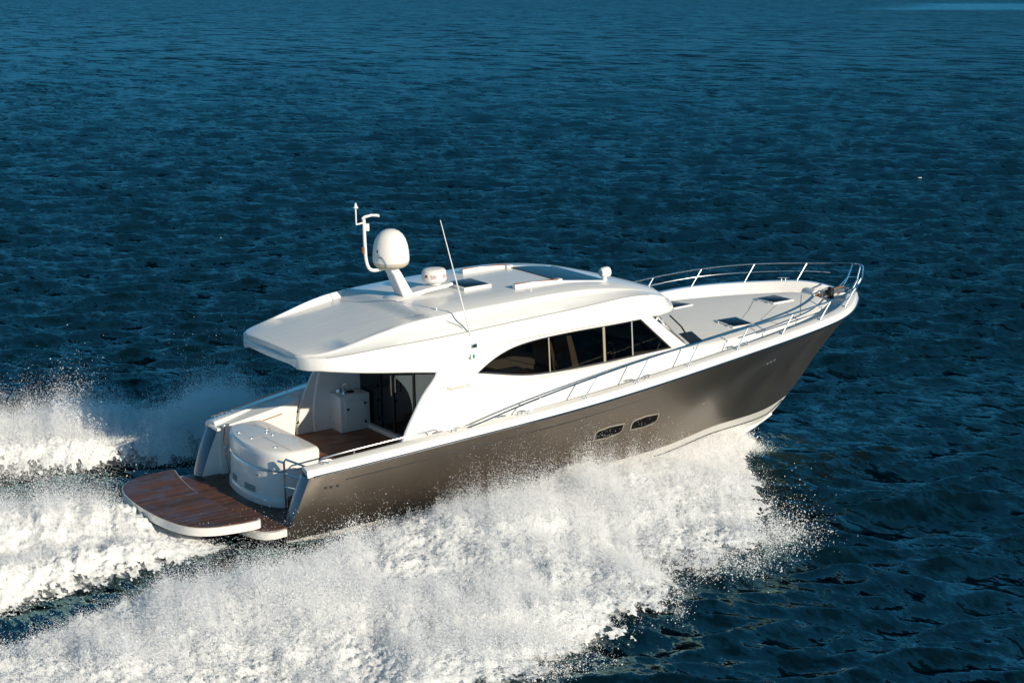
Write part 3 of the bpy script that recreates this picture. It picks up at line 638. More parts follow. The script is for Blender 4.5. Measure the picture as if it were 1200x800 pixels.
tmod = tm.build('transom_module', M['white'], yacht, 32)
ch = MB(); pl_ = [Vector((x+.06*(1.165-.5), y, 1.165)) for x, y in mod_poly(.012)]; pl_ = [p for p in pl_ if p.x < .42]
i0 = max(range(len(pl_)), key=lambda i: (pl_[i]-pl_[i-1]).length); pl_ = pl_[i0:]+pl_[:i0]
ch.tube(pl_, .014, 8); ch.build('grab_rail', M['steel'], tmod)
MB().box(.20, .95, .274, .286, 1.516, 1.524).build('lid_seam', M['grey'], tmod, 0)
MB().box(.52, .53, -.9, .27, 1.516, 1.523).build('lid_seam', M['grey'], tmod, 0)
for x, y in ((.30, .75), (.32, .28), (.72, .45), (.75, .25), (.40, -.52), (.82, .62)):
    MB().box(x-.04, x+.04, y-.03, y+.03, 1.516, 1.534, .006).build('lid_latch', M['steel'], tmod, 35)
for (y0, y1) in ((.35, .75), (-.35, .2)):
    vt = MB()
    for k in range(4):
        z = .70+.03*k
        a_ = [p for p in [Vector((x+.06*(z-.5)-.006, y, z)) for x, y in mod_poly(-.010)] if y0 < p.y < y1 and p.x < .4]
        a_.sort(key=lambda p: p.y)
        if len(a_) > 1: vt.tube(a_, .011, 5)
    vt.build('vent_grille', M['grey'], tmod)
MB().lathe([(0, -.015), (.03, -.012), (.03, .012), (0, .015)], (.055, -.42, 1.04), 12).build('shower_fitting', M['steel'], tmod, 30)
# chrome gate post to port and rail gate to starboard
gp = MB(); gp.tube([(.42, 1.50, .52), (.36, 1.50, .9), (.33, 1.5, 1.2), (.36, 1.48, 1.5)], .022, 8); gp.box(.30, .42, 1.46, 1.54, 1.02, 1.08, .01); gp.box(.32, .44, 1.46, 1.54, 1.44, 1.50, .01)
gp.build('gate_post', M['steel'], yacht)
gt = MB()
for q in ([(.25, -1.12, .52), (.25, -1.12, 1.42), (.27, -1.16, 1.47), (.42, -1.62, 1.42), (.43, -1.66, 1.38), (.43, -1.66, 1.0)], [(.25, -1.12, 1.2), (.40, -1.62, 1.18)], [(.25, -1.12, .95), (.40, -1.62, .95)], [(.25, -1.12, 1.4), (.22, -.95, 1.4)]):
    gt.tube(q, .020, 8)
gt.build('boarding_gate', M['steel'], yacht)
gl_ = MB(); gl_.box(.26, .40, -1.60, -1.16, .54, .78, .01); gl_.build('gate_box', M['black'], yacht, 30)
# port coaming module with a teak strip
pc = MB()
poly = [(.30, .50), (.30, 1.40), (1.98, 1.66), (1.86, .9), (1.2, .8), (.9, .5)]
pc.add([(x, 1.60, z) for x, z in poly]+[(x, 1.98, z) for x, z in poly], [tuple(range(6)), tuple(range(6, 12))[::-1]]+[(i, (i+1) % 6, 6+(i+1) % 6, 6+i) for i in range(6)])
pcm = pc.build('port_coaming', M['white'], yacht, 25)
pt_ = MB(); pt_.loft([[Vector((x, y, z0+(x-.3)*.155+dz_)) for y, dz_ in ((1.585, 1.40-1.40), (1.585, .05), (2.0, .06), (2.0, 0))] for x, z0 in ((.24, 1.37), (.6, 1.37), (1.2, 1.37), (1.99, 1.37))], True, True, True)
pt_.build('coaming_cap', M['white'], pcm, 30)
MB().loft([[Vector((x, 1.594, 1.295+(x-.6)*.155+d)) for d in (0, .022)] for x in (.62, 1.1, 1.62)]).build('teak_strip', M['wood'], pcm, 0)
for z in (1.42, 1.2): MB().box(1.93, 1.99, 1.60, 1.64, z, z+.06, .01).build('door_hinge', M['steel'], pcm, 30)
# stainless rails and cleats on the stern gunwales
def cleat(x, y, z, rz=0., parent=None):
    c = MB(); c.tube([(-.13, 0, .055), (-.07, 0, .065), (.07, 0, .065), (.13, 0, .055)], [.010, .016, .016, .010], 8)
    for q in (-.045, .045): c.tube([(q, 0, 0), (q, 0, .06)], .014, 8)
    o = c.build('cleat', M['steel'], parent or yacht); o.location = (x, y, z); o.rotation_euler = (0, 0, rz); return o
pr = MB(); pr.tube([(.78, 2.12, 1.50), (.82, 2.12, 1.57), (2.1, 2.3, 1.73), (3.3, 2.38, 1.83), (3.35, 2.38, 1.78)], .018, 8)
for x, y, z in ((.82, 2.12, 1.45), (2.1, 2.3, 1.6), (3.3, 2.38, 1.7)): pr.tube([(x, y, z), (x, y, z+.12)], .014, 8)
pr.build('quarter_rail', M['steel'], yacht)
sr = MB(); yy = lambda x: -(float(fB(x))-.26)
sr.tube([(x, yy(x), float(fZ(x))+CAPH+d) for x, d in ((.55, .02), (.62, .085), (1.2, .09), (2.1, .09), (2.75, .085), (2.82, .02))], .016, 8)
for x in (1.2, 2.1): sr.tube([(x, yy(x), float(fZ(x))+CAPH-.02), (x, yy(x), float(fZ(x))+CAPH+.09)], .012, 8)
sr.build('quarter_rail', M['steel'], yacht)
for x, sg in ((.42, 1), (.60, 1), (.62, -1), (3.05, -1), (4.45, -1), (7.45, -1), (9.95, -1), (3.0, 1), (10.5, 1), (13.95, 1)):
    cleat(x, sg*(float(fB(x))-.14), float(fZ(x))+CAPH+.005, -sg*math.atan(float(fB(x+.05)-fB(x-.05))/-.1))
cleat(10.35, -(float(tr_w(10.35))+.1), 2.06, R(-8), yacht)

# ---- superstructure
ys = spl([.70, .735, .80, .9, 1.1, 1.5, 2.2, 3.0, 4.0, 6.0, 7.3, 8.0, 8.5, 8.9, 9.2], [1.06, 1.21, 1.34, 1.45, 1.57, 1.70, 1.84, 1.91, 1.955, 1.965, 1.91, 1.76, 1.53, 1.18, .62])
tum = lambda z: -.05*max(0, z-2.2)
def sp_y(x, z): return np.interp(x, [0, 2, 7, 9.2], [1.93, 1.95, 1.945, 1.83])+tum(z)
aft_c = curve([(2.08, .90), (2.14, 1.30), (2.27, 1.68), (2.52, 2.12), (2.78, 2.48), (3.02, 2.74), (3.10, 2.95)], 18)
outline = [tuple(p) for p in aft_c]+[(3.12, 3.2), (7.6, 3.24), (7.95, 3.12)]+[(8.0, 3.05), (8.84, 2.36), (8.86, 2.30), (8.86, 1.80), (3.6, 1.45), (3.55, .90)]
wtop = curve([(3.87, 2.625), (4.15, 2.79), (4.62, 2.97), (5.12, 3.045), (5.7, 3.075), (6.6, 3.08), (7.69, 3.075)], 26); wbot = curve([(8.46, 2.375), (7.3, 2.365), (6.2, 2.355), (5.5, 2.365), (5.0, 2.40), (4.43, 2.505), (3.87, 2.625)], 24)
hole = [tuple(p) for p in wtop]+[tuple(p) for p in wbot[:-1]]
sup_o = None
def inset(poly, d):
    n = len(poly); A = sum(poly[i][0]*poly[(i+1) % n][1]-poly[(i+1) % n][0]*poly[i][1] for i in range(n)); s_ = 1 if A > 0 else -1; out = []
    for i in range(n):
        a_, b_, c_ = Vector(poly[i-1]), Vector(poly[i]), Vector(poly[(i+1) % n]); e1 = (b_-a_).normalized(); e2 = (c_-b_).normalized()
        n1 = Vector((-e1.y, e1.x))*s_; n2 = Vector((-e2.y, e2.x))*s_; q = (n1+n2); q = q/max(.35, q.length)/max(.5, math.sqrt((1+n1.dot(n2))/2)); out.append((b_.x+q.x*d, b_.y+q.y*d))
    return out
h_in = inset(hole, .03)
for sg in (-1, 1):
    sup = MB(); pts = outline+hole; tri = tessellate_polygon([[Vector((x, z, 0)) for x, z in outline], [Vector((x, z, 0)) for x, z in hole]])
    V3 = [Vector((x, sg*sp_y(x, z), z)) for x, z in pts]; sup.add(V3, [tuple(t) for t in tri])
    n = len(hole); fr_ = [Vector((x, sg*(sp_y(x, z)-.022), z)) for x, z in hole]; sup.loft([V3[len(outline):], fr_], True)
    # thickness of the aft wing edge: rounded return inboard
    ed = [Vector((x, sg*sp_y(x, z), z)) for x, z in aft_c]; e2 = [p+Vector((-.02, -sg*.03, 0)) for p in ed]; e3 = [p+Vector((-.0, -sg*.08, 0)) for p in ed]; e4 = [Vector((3.55, p.y-sg*.08, p.z)) for p in ed]
    sup.loft([ed, e2, e3, e4])
    # windscreen pillar wrap: forward face of the corner
    a_ = [Vector((8.0, sg*sp_y(8., 3.05), 3.05)), Vector((8.84, sg*sp_y(8.84, 2.36), 2.36)), Vector((8.86, sg*sp_y(8.86, 2.2), 2.2))]
    b_ = [p+Vector((.07, -sg*.13, .01)) for p in a_]; sup.loft([a_, b_])
    side_o = sup.build('cabin_side', M['white'], yacht, 30)
    if sg == -1: supers = side_o
# soft crease at the foot of the cabin side where it rolls into the side deck
for sg in (-1, 1):
    MB().loft([[Vector((x, sg*(sp_y(x, 2)-.0), float(fZ(x))-.02)), Vector((x, sg*(sp_y(x, 2)+.03), float(fZ(x))-.09)), Vector((x, sg*(sp_y(x, 2)+.10), float(fZ(x))-.126))] for x in np.linspace(3.4, 9.0, 30)]).build('cabin_foot', M['white'], yacht, 60)
# side windows: a black gasket, three panes, two mullions each side
for sg in (-1, 1):
    gk = MB(); a_ = [Vector((x, sg*(sp_y(x, z)-.010), z)) for x, z in hole]; b_ = [Vector((x, sg*(sp_y(x, z)-.016), z)) for x, z in h_in]; c_ = [Vector((x, sg*(sp_y(x, z)-.06), z)) for x, z in h_in]; gk.loft([a_, b_, c_], True)
    frame = gk.build('side_window', M['black'], yacht, 30)
    def clip(poly, x0, x1):
        def half(pl, xx, keepless):
            out = []
            for i in range(len(pl)):
                p, q = pl[i], pl[(i+1) % len(pl)]; ip = (p[0] <= xx) == keepless; iq = (q[0] <= xx) == keepless
                if ip: out.append(p)
                if ip != iq: t = (xx-p[0])/(q[0]-p[0]); out.append((xx, p[1]+t*(q[1]-p[1])))
            return out
        return half(half(poly, x0, False), x1, True)
    for x0, x1 in ((3.8, 5.5), (5.5, 6.78), (6.78, 7.47), (7.47, 8.6)):
        pg = clip(inset(hole, .02), x0+.01, x1-.01)
        tri = tessellate_polygon([[Vector((x, z, 0)) for x, z in pg]])
        MB().add([Vector((x, sg*(sp_y(x, z)-.03), z)) for x, z in pg], [tuple(t) for t in tri]).build('window_pane', M['glass'], frame, 0)
    for xm, w, m_ in ((5.5, .013, M['mull']), (6.78, .027, M['mull']), (7.47, .014, M['grey'])):
        zt_ = 3.07; zb_ = 2.36
        MB().loft([[Vector((xm+dx_, sg*(sp_y(xm, z)-q), z)) for dx_, q in ((-w, .05), (-w, .014), (w, .014), (w, .05))] for z in (zb_+.01, zt_-.005)], True, True, True).build('mullion', m_, frame, 30)
# windscreen, raked, with wipers
wsb = curve([(8.90, -1.80), (9.05, -1.45), (9.35, -.8), (9.45, 0), (9.35, .8), (9.05, 1.45), (8.90, 1.80)], 21); wst = curve([(8.02, -1.80), (8.35, -1.40), (8.65, -.75), (8.74, 0), (8.65, .75), (8.35, 1.40), (8.02, 1.80)], 21)
ws = MB().loft([[Vector((b_[0], b_[1], 2.36)), Vector((t_[0], t_[1], 3.06))] for b_, t_ in zip(wsb, wst)]).build('windscreen', M['blackglass'], yacht, 60)
for yb_ in (-1.55, -.3, .9):
    MB().tube([(9.06 if yb_ < -1 else 9.4, yb_-.1, 2.42), (8.78 if yb_ < -1 else 9.0, yb_-.2, 2.74), (8.52 if yb_ < -1 else 8.8, yb_-.16, 3.0)], .018, 6).build('wiper', M['black'], ws)
MB().loft([[Vector((x, y, trunk_z(x, y)+.006)) for y in np.linspace(-1.74, -1.02, 6)] for x in (9.02, 9.35)]).build('screen_apron', M['black'], trunk, 0)
for v in COL.objects['screen_apron'].data.vertices: v.co.x += (v.co.y+1.74)*.38
# ---- hardtop
zlow = lin([.70, .9, 1.6, 2.4, 3.1, 3.45, 3.9, 4.6, 5.2, 7.4, 7.8, 8.3, 8.8, 9.2], [3.04, 3.045, 2.95, 2.86, 2.76, 2.86, 3.02, 3.10, 3.12, 3.12, 3.075, 3.0, 2.98, 3.02])
zc1 = spl([.70, .9, 2, 3, 4, 5.2, 6.4, 7.8, 8.5, 9.0, 9.3], [3.26, 3.27, 3.36, 3.40, 3.44, 3.49, 3.53, 3.52, 3.36, 3.20, 3.10])
zu = spl([.70, .9, 1.8, 2.7, 3.2, 4, 5, 6.2, 7.5, 8.2, 8.8, 9.2], [3.31, 3.325, 3.50, 3.68, 3.72, 3.755, 3.775, 3.78, 3.65, 3.50, 3.30, 3.14])
w2 = lambda x: float(np.interp(x, [.7, .9, 1.8, 2.7, 4, 6.2, 7.6, 8.3, 8.8, 9.2], [.07, .10, .22, .27, .30, .32, .31, .24, .15, .08]))
zrec = spl([.70, .9, 1.8, 2.7, 3.0], [3.325, 3.345, 3.445, 3.565, 3.61])
def roof_sec(x):
    w = float(ys(x)); zl = float(zlow(x)); zc = max(float(zc1(x)), zl+.05); zt = max(float(zu(x)), zc+.02); a_ = w2(x)
    rec = float(zrec(min(x, 3.0))); k = float(sst(2.94, 3.16, x)); ztop = rec*(1-k)+(zt+.03)*k if x < 3.3 else zt+.03
    if x < 1.0: ztop = max(rec, zt+.004)
    zi = min(ztop, zt+.03)
    half = [(0, zl+.05), (w-.25, zl+.05), (w-.06, zl+.012), (w-.02, zl), (w-.002, zl+.02), (w-.01, zl+.5*(zc-zl)), (w-.035, zc-.012), (w-.045, zc), (w-.075, zc+.004), (w-.075-.34*a_, zc+.34*(zt-zc)), (w-.06-.74*a_, zc+.56*(zt-zc)), (w-.055-.90*a_, zc+.74*(zt-zc)), (w-.052-.97*a_, zc+.93*(zt-zc)), (w-.06-a_, zt), (w-.11-a_, zt+.008), (w-.15-a_, zi-.004), ((w-.15-a_)*.6, zi+.018), ((w-.15-a_)*.3, zi+.026), (0, zi+.028)]
    return half
xr = np.concatenate([[.70, .712, .735, .765, .80, .85, .9, .97, 1.05], np.linspace(1.25, 2.75, 9), np.linspace(2.86, 3.3, 9), np.linspace(3.5, 7.6, 16), np.linspace(7.75, 9.2, 14)])
def bulge(p): 
    k = float(sst(2.0, .75, p.x)); p.x -= .10*k*(1-(p.y/1.5)**2); return p
rf = MB(); secs = []
for x in xr:
    hs = roof_sec(x); q = [Vector((x, -y, z)) for y, z in hs]+[Vector((x, y, z)) for y, z in hs[-2:0:-1]]
    if x > 8.0:
        kf = float(sst(8.0, 9.2, x))
        zl_, zt_ = float(zlow(x)), q[16].z
        for p in q: p.x += .18*kf*(1-(p.y/max(.3, float(ys(x))))**2)+.26*kf*(1-min(1, max(0, (p.z-zl_)/max(.08, zt_-zl_))))**1.5-.10*kf
    secs.append([bulge(p) for p in q])
rf.loft(secs, True, True, True)
hard = rf.build('hardtop', M['roofw'], yacht, 32)
hard.data.materials.append(M['white'])
for poly in hard.data.polygons:          # gelcoat sides, brushed grey-white top
    if abs(poly.normal.z) < .72: poly.material_index = 1
# ledge along the aft fascia
lf = MB()
lf.loft([[Vector((float(bulge(Vector((.70, y, 0))).x)-dx_, y, 3.185+dz_-.0*y)) for dx_, dz_ in ((0, .03), (.018, .012), (.022, 0), (0, -.012))] for y in np.linspace(-1.03, 1.03, 17)], False)
lf.build('fascia_ledge', M['white'], hard, 30)
MB().lathe([(0, -.05), (.05, -.05), (.06, 0), (0, .0)], (.98, -.95, 3.06), 14).build('floodlight', M['white'], hard, 30)
for sg in (-1, 1):
    MB().tube([Vector((x, sg*(float(ys(x))-.040), float(zc1(x))+.001)) for x in np.linspace(1.0, 8.0, 50)], .008, 5).build('styling_line', M['grey'], hard)
# sunroof glass, side rails, roof hatch
def rz(x, y=0.):
    hs = roof_sec(x); a_ = hs[15:]; return float(np.interp(abs(y), [p[0] for p in a_][::-1], [p[1] for p in a_][::-1]))
sg_ = MB(); 
top = [[Vector((x, y, rz(x, y)+.016)) for y in np.linspace(-.86, .86, 9)] for x in np.linspace(6.48, 7.55, 8)]
sg_.loft(top); bot = [top[0], [p-Vector((0, 0, .03)) for p in top[0]]]; sg_.loft(bot)
for j in (0, -1): sg_.loft([[s_[j] for s_ in top], [s_[j]-Vector((0, 0, .03)) for s_ in top]])
sg_.loft([top[-1], [p-Vector((0, 0, .03)) for p in top[-1]]])
sg_.build('sunroof', M['smoke'], yacht, 30)
for sg in (-1, 1):
    rb = MB(); rb.loft([[Vector((x, sg*(.93+o), rz(x, .93)+h_)) for o, h_ in ((-.06, -.02), (-.05, hh), (.04, hh), (.06, -.02))] for x, hh in ((5.38, .085), (5.8, .085), (6.3, .055), (6.55, .03), (7.5, .02))], True, True, True)
    b_ = rb.build('sunroof_rail', M['white'], yacht, 30)
    MB().tube([(5.40, sg*.93, rz(5.4, .93)+.095), (6.42, sg*.93, rz(6.4, .93)+.065)], .012, 6).build('rail_cap', M['wood'], b_)
    MB().box(6.38, 6.52, sg*.86-.06, sg*.86+.06, rz(6.45, .86), rz(6.45, .86)+.06, .012).build('rail_end', M['white'], b_, 30)
fh = MB().box(-.31, .31, -.36, .36, -.03, .055, .012).build('roof_hatch', M['white'], yacht, 35); fh.location = (4.86, -.12, rz(4.86, -.12)+.0)
MB().box(-.27, .27, -.32, .32, .04, .062, .006).build('hatch_lens', M['smoke'], fh, 35)
# searchlight
slb = MB().lathe([(.0, 0), (.06, 0), (.05, .06), (.04, .08), (0, .08)], (7.62, -.78, rz(7.62, .78)-.005), 16).build('searchlight', M['white'], yacht, 30)
hd = MB(); secs = []
for x, r_ in ((-.10, .02), (-.09, .07), (-.04, .10), (.06, .108), (.10, .10), (.105, .085), (.09, .0)):
    secs.append([(7.62+x, -.78+r_*math.cos(a_), rz(7.62, .78)+.155+r_*math.sin(a_)) for a_ in np.linspace(0, 2*math.pi, 20)[:-1]])
hd.loft(secs, True, True, True).build('lamp_head', M['white'], slb, 35)
for x, y in ((5.55, -1.25), (3.42, -1.3)): MB().tube([(x, y, rz(x, min(1.2, abs(y)))-.02), (x, y, rz(x, 1.1)+.05)], .012, 6).build('roof_fitting', M['white'], hard)

# ---- radar mast with aerials
zr0 = rz(3.6)
ma = MB()
secs = []
for x, z, wx, wy in ((3.60, zr0-.06, .13, .17), (3.50, zr0+.04, .11, .15), (3.30, 4.26, .085, .13), (3.22, 4.38, .085, .13)):
    secs.append([Vector((x-wx, -wy, z)), Vector((x-wx*.8, -wy-.02, z)), Vector((x+wx, -wy, z+.02)), Vector((x+wx, wy, z+.02)), Vector((x-wx*.8, wy+.02, z)), Vector((x-wx, wy, z))])
ma.loft(secs, True, True, True)
secs = []
for x, z, wy, t in ((3.46, zr0+.04, .15, .09), (3.9, zr0+.10, .17, .06), (4.35, zr0+.125, .17, .05), (4.52, zr0+.13, .12, .035)):
    secs.append([Vector((x, -wy, z-t)), Vector((x, wy, z-t)), Vector((x, wy, z+.012)), Vector((x, -wy, z+.012))])
ma.loft(secs, True, True, True)
mast = ma.build('radar_mast', M['white'], yacht, 30)
bs_ = MB(); bs_.loft([[Vector((x, y, zrec(min(x, 3.0))+h_ if x < 2.9 else rz(x, y)+h_*.4)) for y, h_ in ((-.26, -.02), (-.20, .07*q), (0, .10*q), (.20, .07*q), (.26, -.02))] for x, q in ((3.02, .0), (3.2, 1.), (3.4, 1.), (3.7, .6))])
bs_.build('mast_fairing', M['white'], mast, 50)
D = (3.25, 0, 4.40)
dome = MB().lathe([(.0, -.02), (.20, -.02), (.27, 0), (.325, .05), (.335, .09), (.34, .10)], D, 40).build('satellite_dome', M['grey'], yacht, 30)
dome.data.materials[0] = M['cream']
MB().lathe([(.335, .09), (.342, .11), (.345, .18), (.338, .30), (.318, .42), (.285, .52), (.235, .605), (.17, .668), (.09, .703), (.0, .712)], D, 48).build('dome_cover', M['dome'], dome, 50)
def on_dome(az, z, rr=.346):
    return lambda u, v, w: (D[0]+(rr+.002+w)*math.cos(az+u/rr), D[1]+(rr+.002+w)*math.sin(az+u/rr), D[2]+z+v)
for u0, u1, v0 in ((-.02, .01, .26), (-.02, .02, .215), (.03, .055, .215), (.065, .09, .212), (-.04, -.01, .165)):
    c0 = on_dome(R(196), 0, .346); MB().add([c0(u0, v0, 0), c0(u1, v0, 0), c0(u1, v0+.013, 0), c0(u0, v0+.013, 0)], [(0, 1, 2, 3)]).build('dome_mark', M['ink'], dome, 0)
q = MB(); c0 = on_dome(R(192), .33, .336); q.add([c0(.022*math.cos(a_), .03*math.sin(a_), 0) for a_ in np.linspace(0, 6.28, 13)[:-1]], [tuple(range(12))]); q.build('dome_emblem', M['ink'], dome, 0)
RD = (4.18, 0, zr0+.14)
radar = MB().lathe([(.0, 0), (.12, 0), (.12, .04), (.20, .05), (.225, .07)], RD, 36).build('radar_scanner', M['grey'], yacht, 30)
radar.data.materials[0] = M['dome']
MB().lathe([(.225, .07), (.244, .095), (.240, .18), (.226, .265), (.20, .292), (.12, .305), (0, .308)], RD, 40).build('radar_cover', M['dome'], radar, 40)
def on_rad(az): return lambda u, v, w: (RD[0]+(.241+w)*math.cos(az+u/.241), RD[1]+(.241+w)*math.sin(az+u/.241), RD[2]+.14+v)
text('SIII', .10, M['red'], radar, 'radar_lettering', on_rad(R(222)))
text('BLU', .10, M['red'], radar, 'radar_lettering', on_rad(R(222+59)))
q = MB(); c0 = on_rad(R(200)); q.add([c0(-.03, 0, .001), c0(.03, 0, .001), c0(.03, .07, .001), c0(-.03, .07, .001)], [(0, 1, 2, 3)]); q.build('radar_emblem', M['red'], radar, 0)
# wind sensor and light pole
pole = curve([(3.10, .0, 4.385), (2.92, 0, 4.37), (2.80, 0, 4.40), (2.73, 0, 4.52), (2.705, 0, 4.75), (2.70, 0, 5.05), (2.70, 0, 5.36)], 26)
pb = MB().tube([tuple(p) for p in pole], .033, 10).build('light_pole', M['white'], yacht)
MB().tube([(2.70, 0, 5.30), (2.60, 0, 5.285), (2.535, 0, 5.28), (2.535, 0, 5.32), (2.535, 0, 5.58)], .016, 8).build('wind_arm', M['white'], pb)
MB().lathe([(0, 0), (.02, .0), (.05, .02), (.03, .05), (.012, .11), (0, .115)], (2.54, 0, 5.57), 14).build('wind_sensor', M['white'], pb, 30)
fn = MB(); fn.loft([[Vector((x, -w_, z)), Vector((x, 0, z+.035)), Vector((x, w_, z)), Vector((x, 0, z-.018))] for x, z, w_ in ((2.66, 5.36, .03), (2.72, 5.39, .055), (2.85, 5.405, .05), (2.98, 5.39, .03), (3.03, 5.375, .01))], True, True, True)
fn.build('sensor_fin', M['white'], pb, 40)
MB().lathe([(0, 0), (.045, 0), (.045, .13), (0, .13)], (2.76, 0, 5.14), 14).build('masthead_light', M['white'], pb, 30)
MB().lathe([(0, 0), (.03, 0), (.03, .12), (0, .12)], (2.665, 0, 4.72), 12).build('anchor_light', M['wood'], pb, 30)
# whip aerial on the cabin side
an = MB().tube([(3.80, -1.92, 3.16), (3.77, -1.92, 3.28), (3.18, -1.92, 5.55)], [.022, .016, .008], 8).build('whip_aerial', M['white'], yacht)
MB().box(3.74, 3.86, -1.97, -1.88, 3.12, 3.20, .012).build('aerial_mount', M['steel'], an, 30)
MB().tube([(3.74, -1.90, 3.30), (3.62, -1.80, 3.52), (3.2, -1.45, 3.74), (3.0, -1.2, 3.72)], .008, 6).build('aerial_cable', M['grey'], an)
nv = MB().box(3.71, 3.83, -1.985, -1.90, 2.93, 3.02, .012).build('navigation_light', M['white'], yacht, 30)
MB().box(3.745, 3.79, -1.992, -1.98, 2.94, 3.01, .004).build('light_lens', M['green'], nv, 30)
text('Maritimo 50', .105, M['faint'], supers, 'name_lettering', lambda u, v, w: (3.18+u+v*.25, -(sp_y(3.3+u, 2.42)+.003)-w, 2.40+v))

# ---- saloon bulkhead, door, port wing, cabinet
dr = MB().box(3.50, 3.56, -1.90, 1.90, .90, 2.90).build('saloon_door', M['blackglass'], yacht, 0)
MB().box(3.40, 3.52, -1.88, 1.60, .90, .985, .01).build('door_sill', M['white'], dr, 30)
for y in (1.02, .52, -.275, -1.7): MB().box(3.482, 3.50, y-.028, y+.028, .985, 2.90).build('door_stile', M['black'], dr, 0)
MB().tube([(3.44, .50, 1.75), (3.44, .50, 2.15)], .014, 8).build('door_handle', M['steel'], dr)
MB().tube([(3.44, .34, 1.85), (3.44, .34, 2.15)], .014, 8).build('door_handle', M['steel'], dr)
# lit patch on the starboard leaves, its light put into pale shaped panels
MB().add([(3.492, y, z) for y, z in ((.45, 2.13), (.22, 2.07), (.07, 2.01), (-.04, 1.93), (-.12, 1.83), (-.17, 1.71), (-.21, 1.55), (-.22, 2.30), (.43, 2.16))], [tuple(range(9))]).build('door_lit_patch', M['lit_patch'], dr, 0)
MB().add([(3.492, y, z) for y, z in ((-.33, 2.34), (-.33, 1.6), (-.6, 1.45), (-1.6, 1.3), (-1.6, 2.60))], [tuple(range(5))]).build('door_lit_patch', M['lit_patch'], dr, 0)
pw_ = MB()
ac = curve([(2.46, .90), (2.46, 1.34), (2.53, 1.76), (2.62, 2.10), (2.82, 2.50), (3.0, 2.80)], 16)
for y, y2 in ((1.84, 1.90),):
    a_ = [Vector((x, y2, z)) for x, z in ac]; b_ = [Vector((x-.035, (y+y2)/2, z)) for x, z in ac]; c_ = [Vector((x, y, z)) for x, z in ac]; d_ = [Vector((3.5, y, z)) for x, z in ac]; e_ = [Vector((3.5, y2, z)) for x, z in ac]
    pw_.loft([e_, a_, b_, c_, d_])
pw_.build('port_wing', M['white'], yacht, 30)
cab = MB().box(2.80, 3.46, 1.40, 1.85, .90, 1.63, .015).build('wet_bar', M['white'], yacht, 30)
cdoor = MB().box(2.90, 3.38, 1.385, 1.402, 1.0, 1.52, .006).build('bar_door', M['white'], cab, 30)
for x, z in ((2.96, 1.36), (3.34, 1.44), (3.34, 1.06)): MB().lathe([(0, 0), (.028, 0), (.028, .012), (0, .012)], (0, 0, 0), 14).build('bar_latch', M['black'], cab, 30)
for o, (x, z) in zip([c for c in cab.children if c.name.startswith('bar_latch')], ((2.96, 1.36), (3.34, 1.44), (3.34, 1.06))): o.location = (x, 1.387, z); o.rotation_euler = (R(90), 0, 0)
tp = MB(); tp.lathe([(0, 0), (.05, 0), (.045, .03), (0, .03)], (3.0, 1.62, 1.63), 14); tp.tube([(3.0, 1.62, 1.64), (3.0, 1.62, 1.80), (3.03, 1.6, 1.84), (3.1, 1.55, 1.80)], .016, 8)
tp.lathe([(0, 0), (.06, 0), (.07, .06), (.05, .1), (0, .1)], (2.93, 1.7, 1.63), 14)
tp.build('tap', M['steel'], cab)
MB().box(3.10, 3.22, 1.58, 1.70, 1.628, 1.66, .01).build('bar_tray', M['black'], cab, 30)
# port cockpit bulwark lining forward of the coaming
MB().loft([[Vector((x, float(fB(x))-.33, .88)), Vector((x, float(fB(x))-.31, 1.3)), Vector((x, float(fB(x))-.30, float(fZ(x))+.06))] for x in np.linspace(1.9, 3.6, 10)]).build('cockpit_lining', M['white'], yacht, 40)
MB().loft([[Vector((x, -float(fB(x))+.33, .88)), Vector((x, -float(fB(x))+.31, 1.3)), Vector((x, -float(fB(x))+.30, float(fZ(x))+.06))] for x in np.linspace(.9, 3.6, 10)]).build('cockpit_lining', M['white'], yacht, 40)

# ---- cabin interior behind the tinted glass
inn = MB(); inn.box(3.58, 8.4, -1.8, 1.8, 1.38, 1.42); interior = inn.build('saloon_floor', M['carpet'], yacht, 0)
MB().box(3.9, 5.35, -1.72, -1.0, 2.30, 2.345, .01).build('saloon_table', M['wood'], interior, 30)
MB().box(3.9, 5.9, 1.1, 1.75, 1.42, 2.1, .06).build('settee', M['cream'], interior, 30)
for y in (-1.15, -.35):
    st_ = MB(); st_.loft([[Vector((x, y-w_, z)), Vector((x+t, y-w_*.9, z+.01)), Vector((x+t, y+w_*.9, z+.01)), Vector((x, y+w_, z))] for x, z, w_, t in ((6.42, 1.95, .26, .14), (6.36, 2.3, .27, .16), (6.30, 2.65, .25, .14), (6.28, 2.95, .17, .10))], True, True, True)
    st_.box(6.35, 6.95, y-.26, y+.26, 1.9, 2.05, .04); st_.box(6.5, 6.75, y-.1, y+.1, 1.42, 1.9)
    st_.build('helm_seat', M['mull'], interior, 35)
MB().loft([[Vector((x, -1.75, z)), Vector((x, 1.75, z))] for x, z in ((7.45, 1.45), (7.45, 2.2), (7.6, 2.42), (8.3, 2.38), (8.3, 1.45))], True).build('dashboard', M['black'], interior, 30)
whl = MB(); whl.tube([(7.42+.06*math.cos(a_), -1.15+.19*math.sin(a_), 2.32+.18*math.cos(a_)) for a_ in np.linspace(0, 2*math.pi, 24)], .016, 6); whl.tube([(7.45, -1.15, 2.32), (7.6, -1.15, 2.3)], .03, 6); whl.build('steering_wheel', M['steel'], interior)

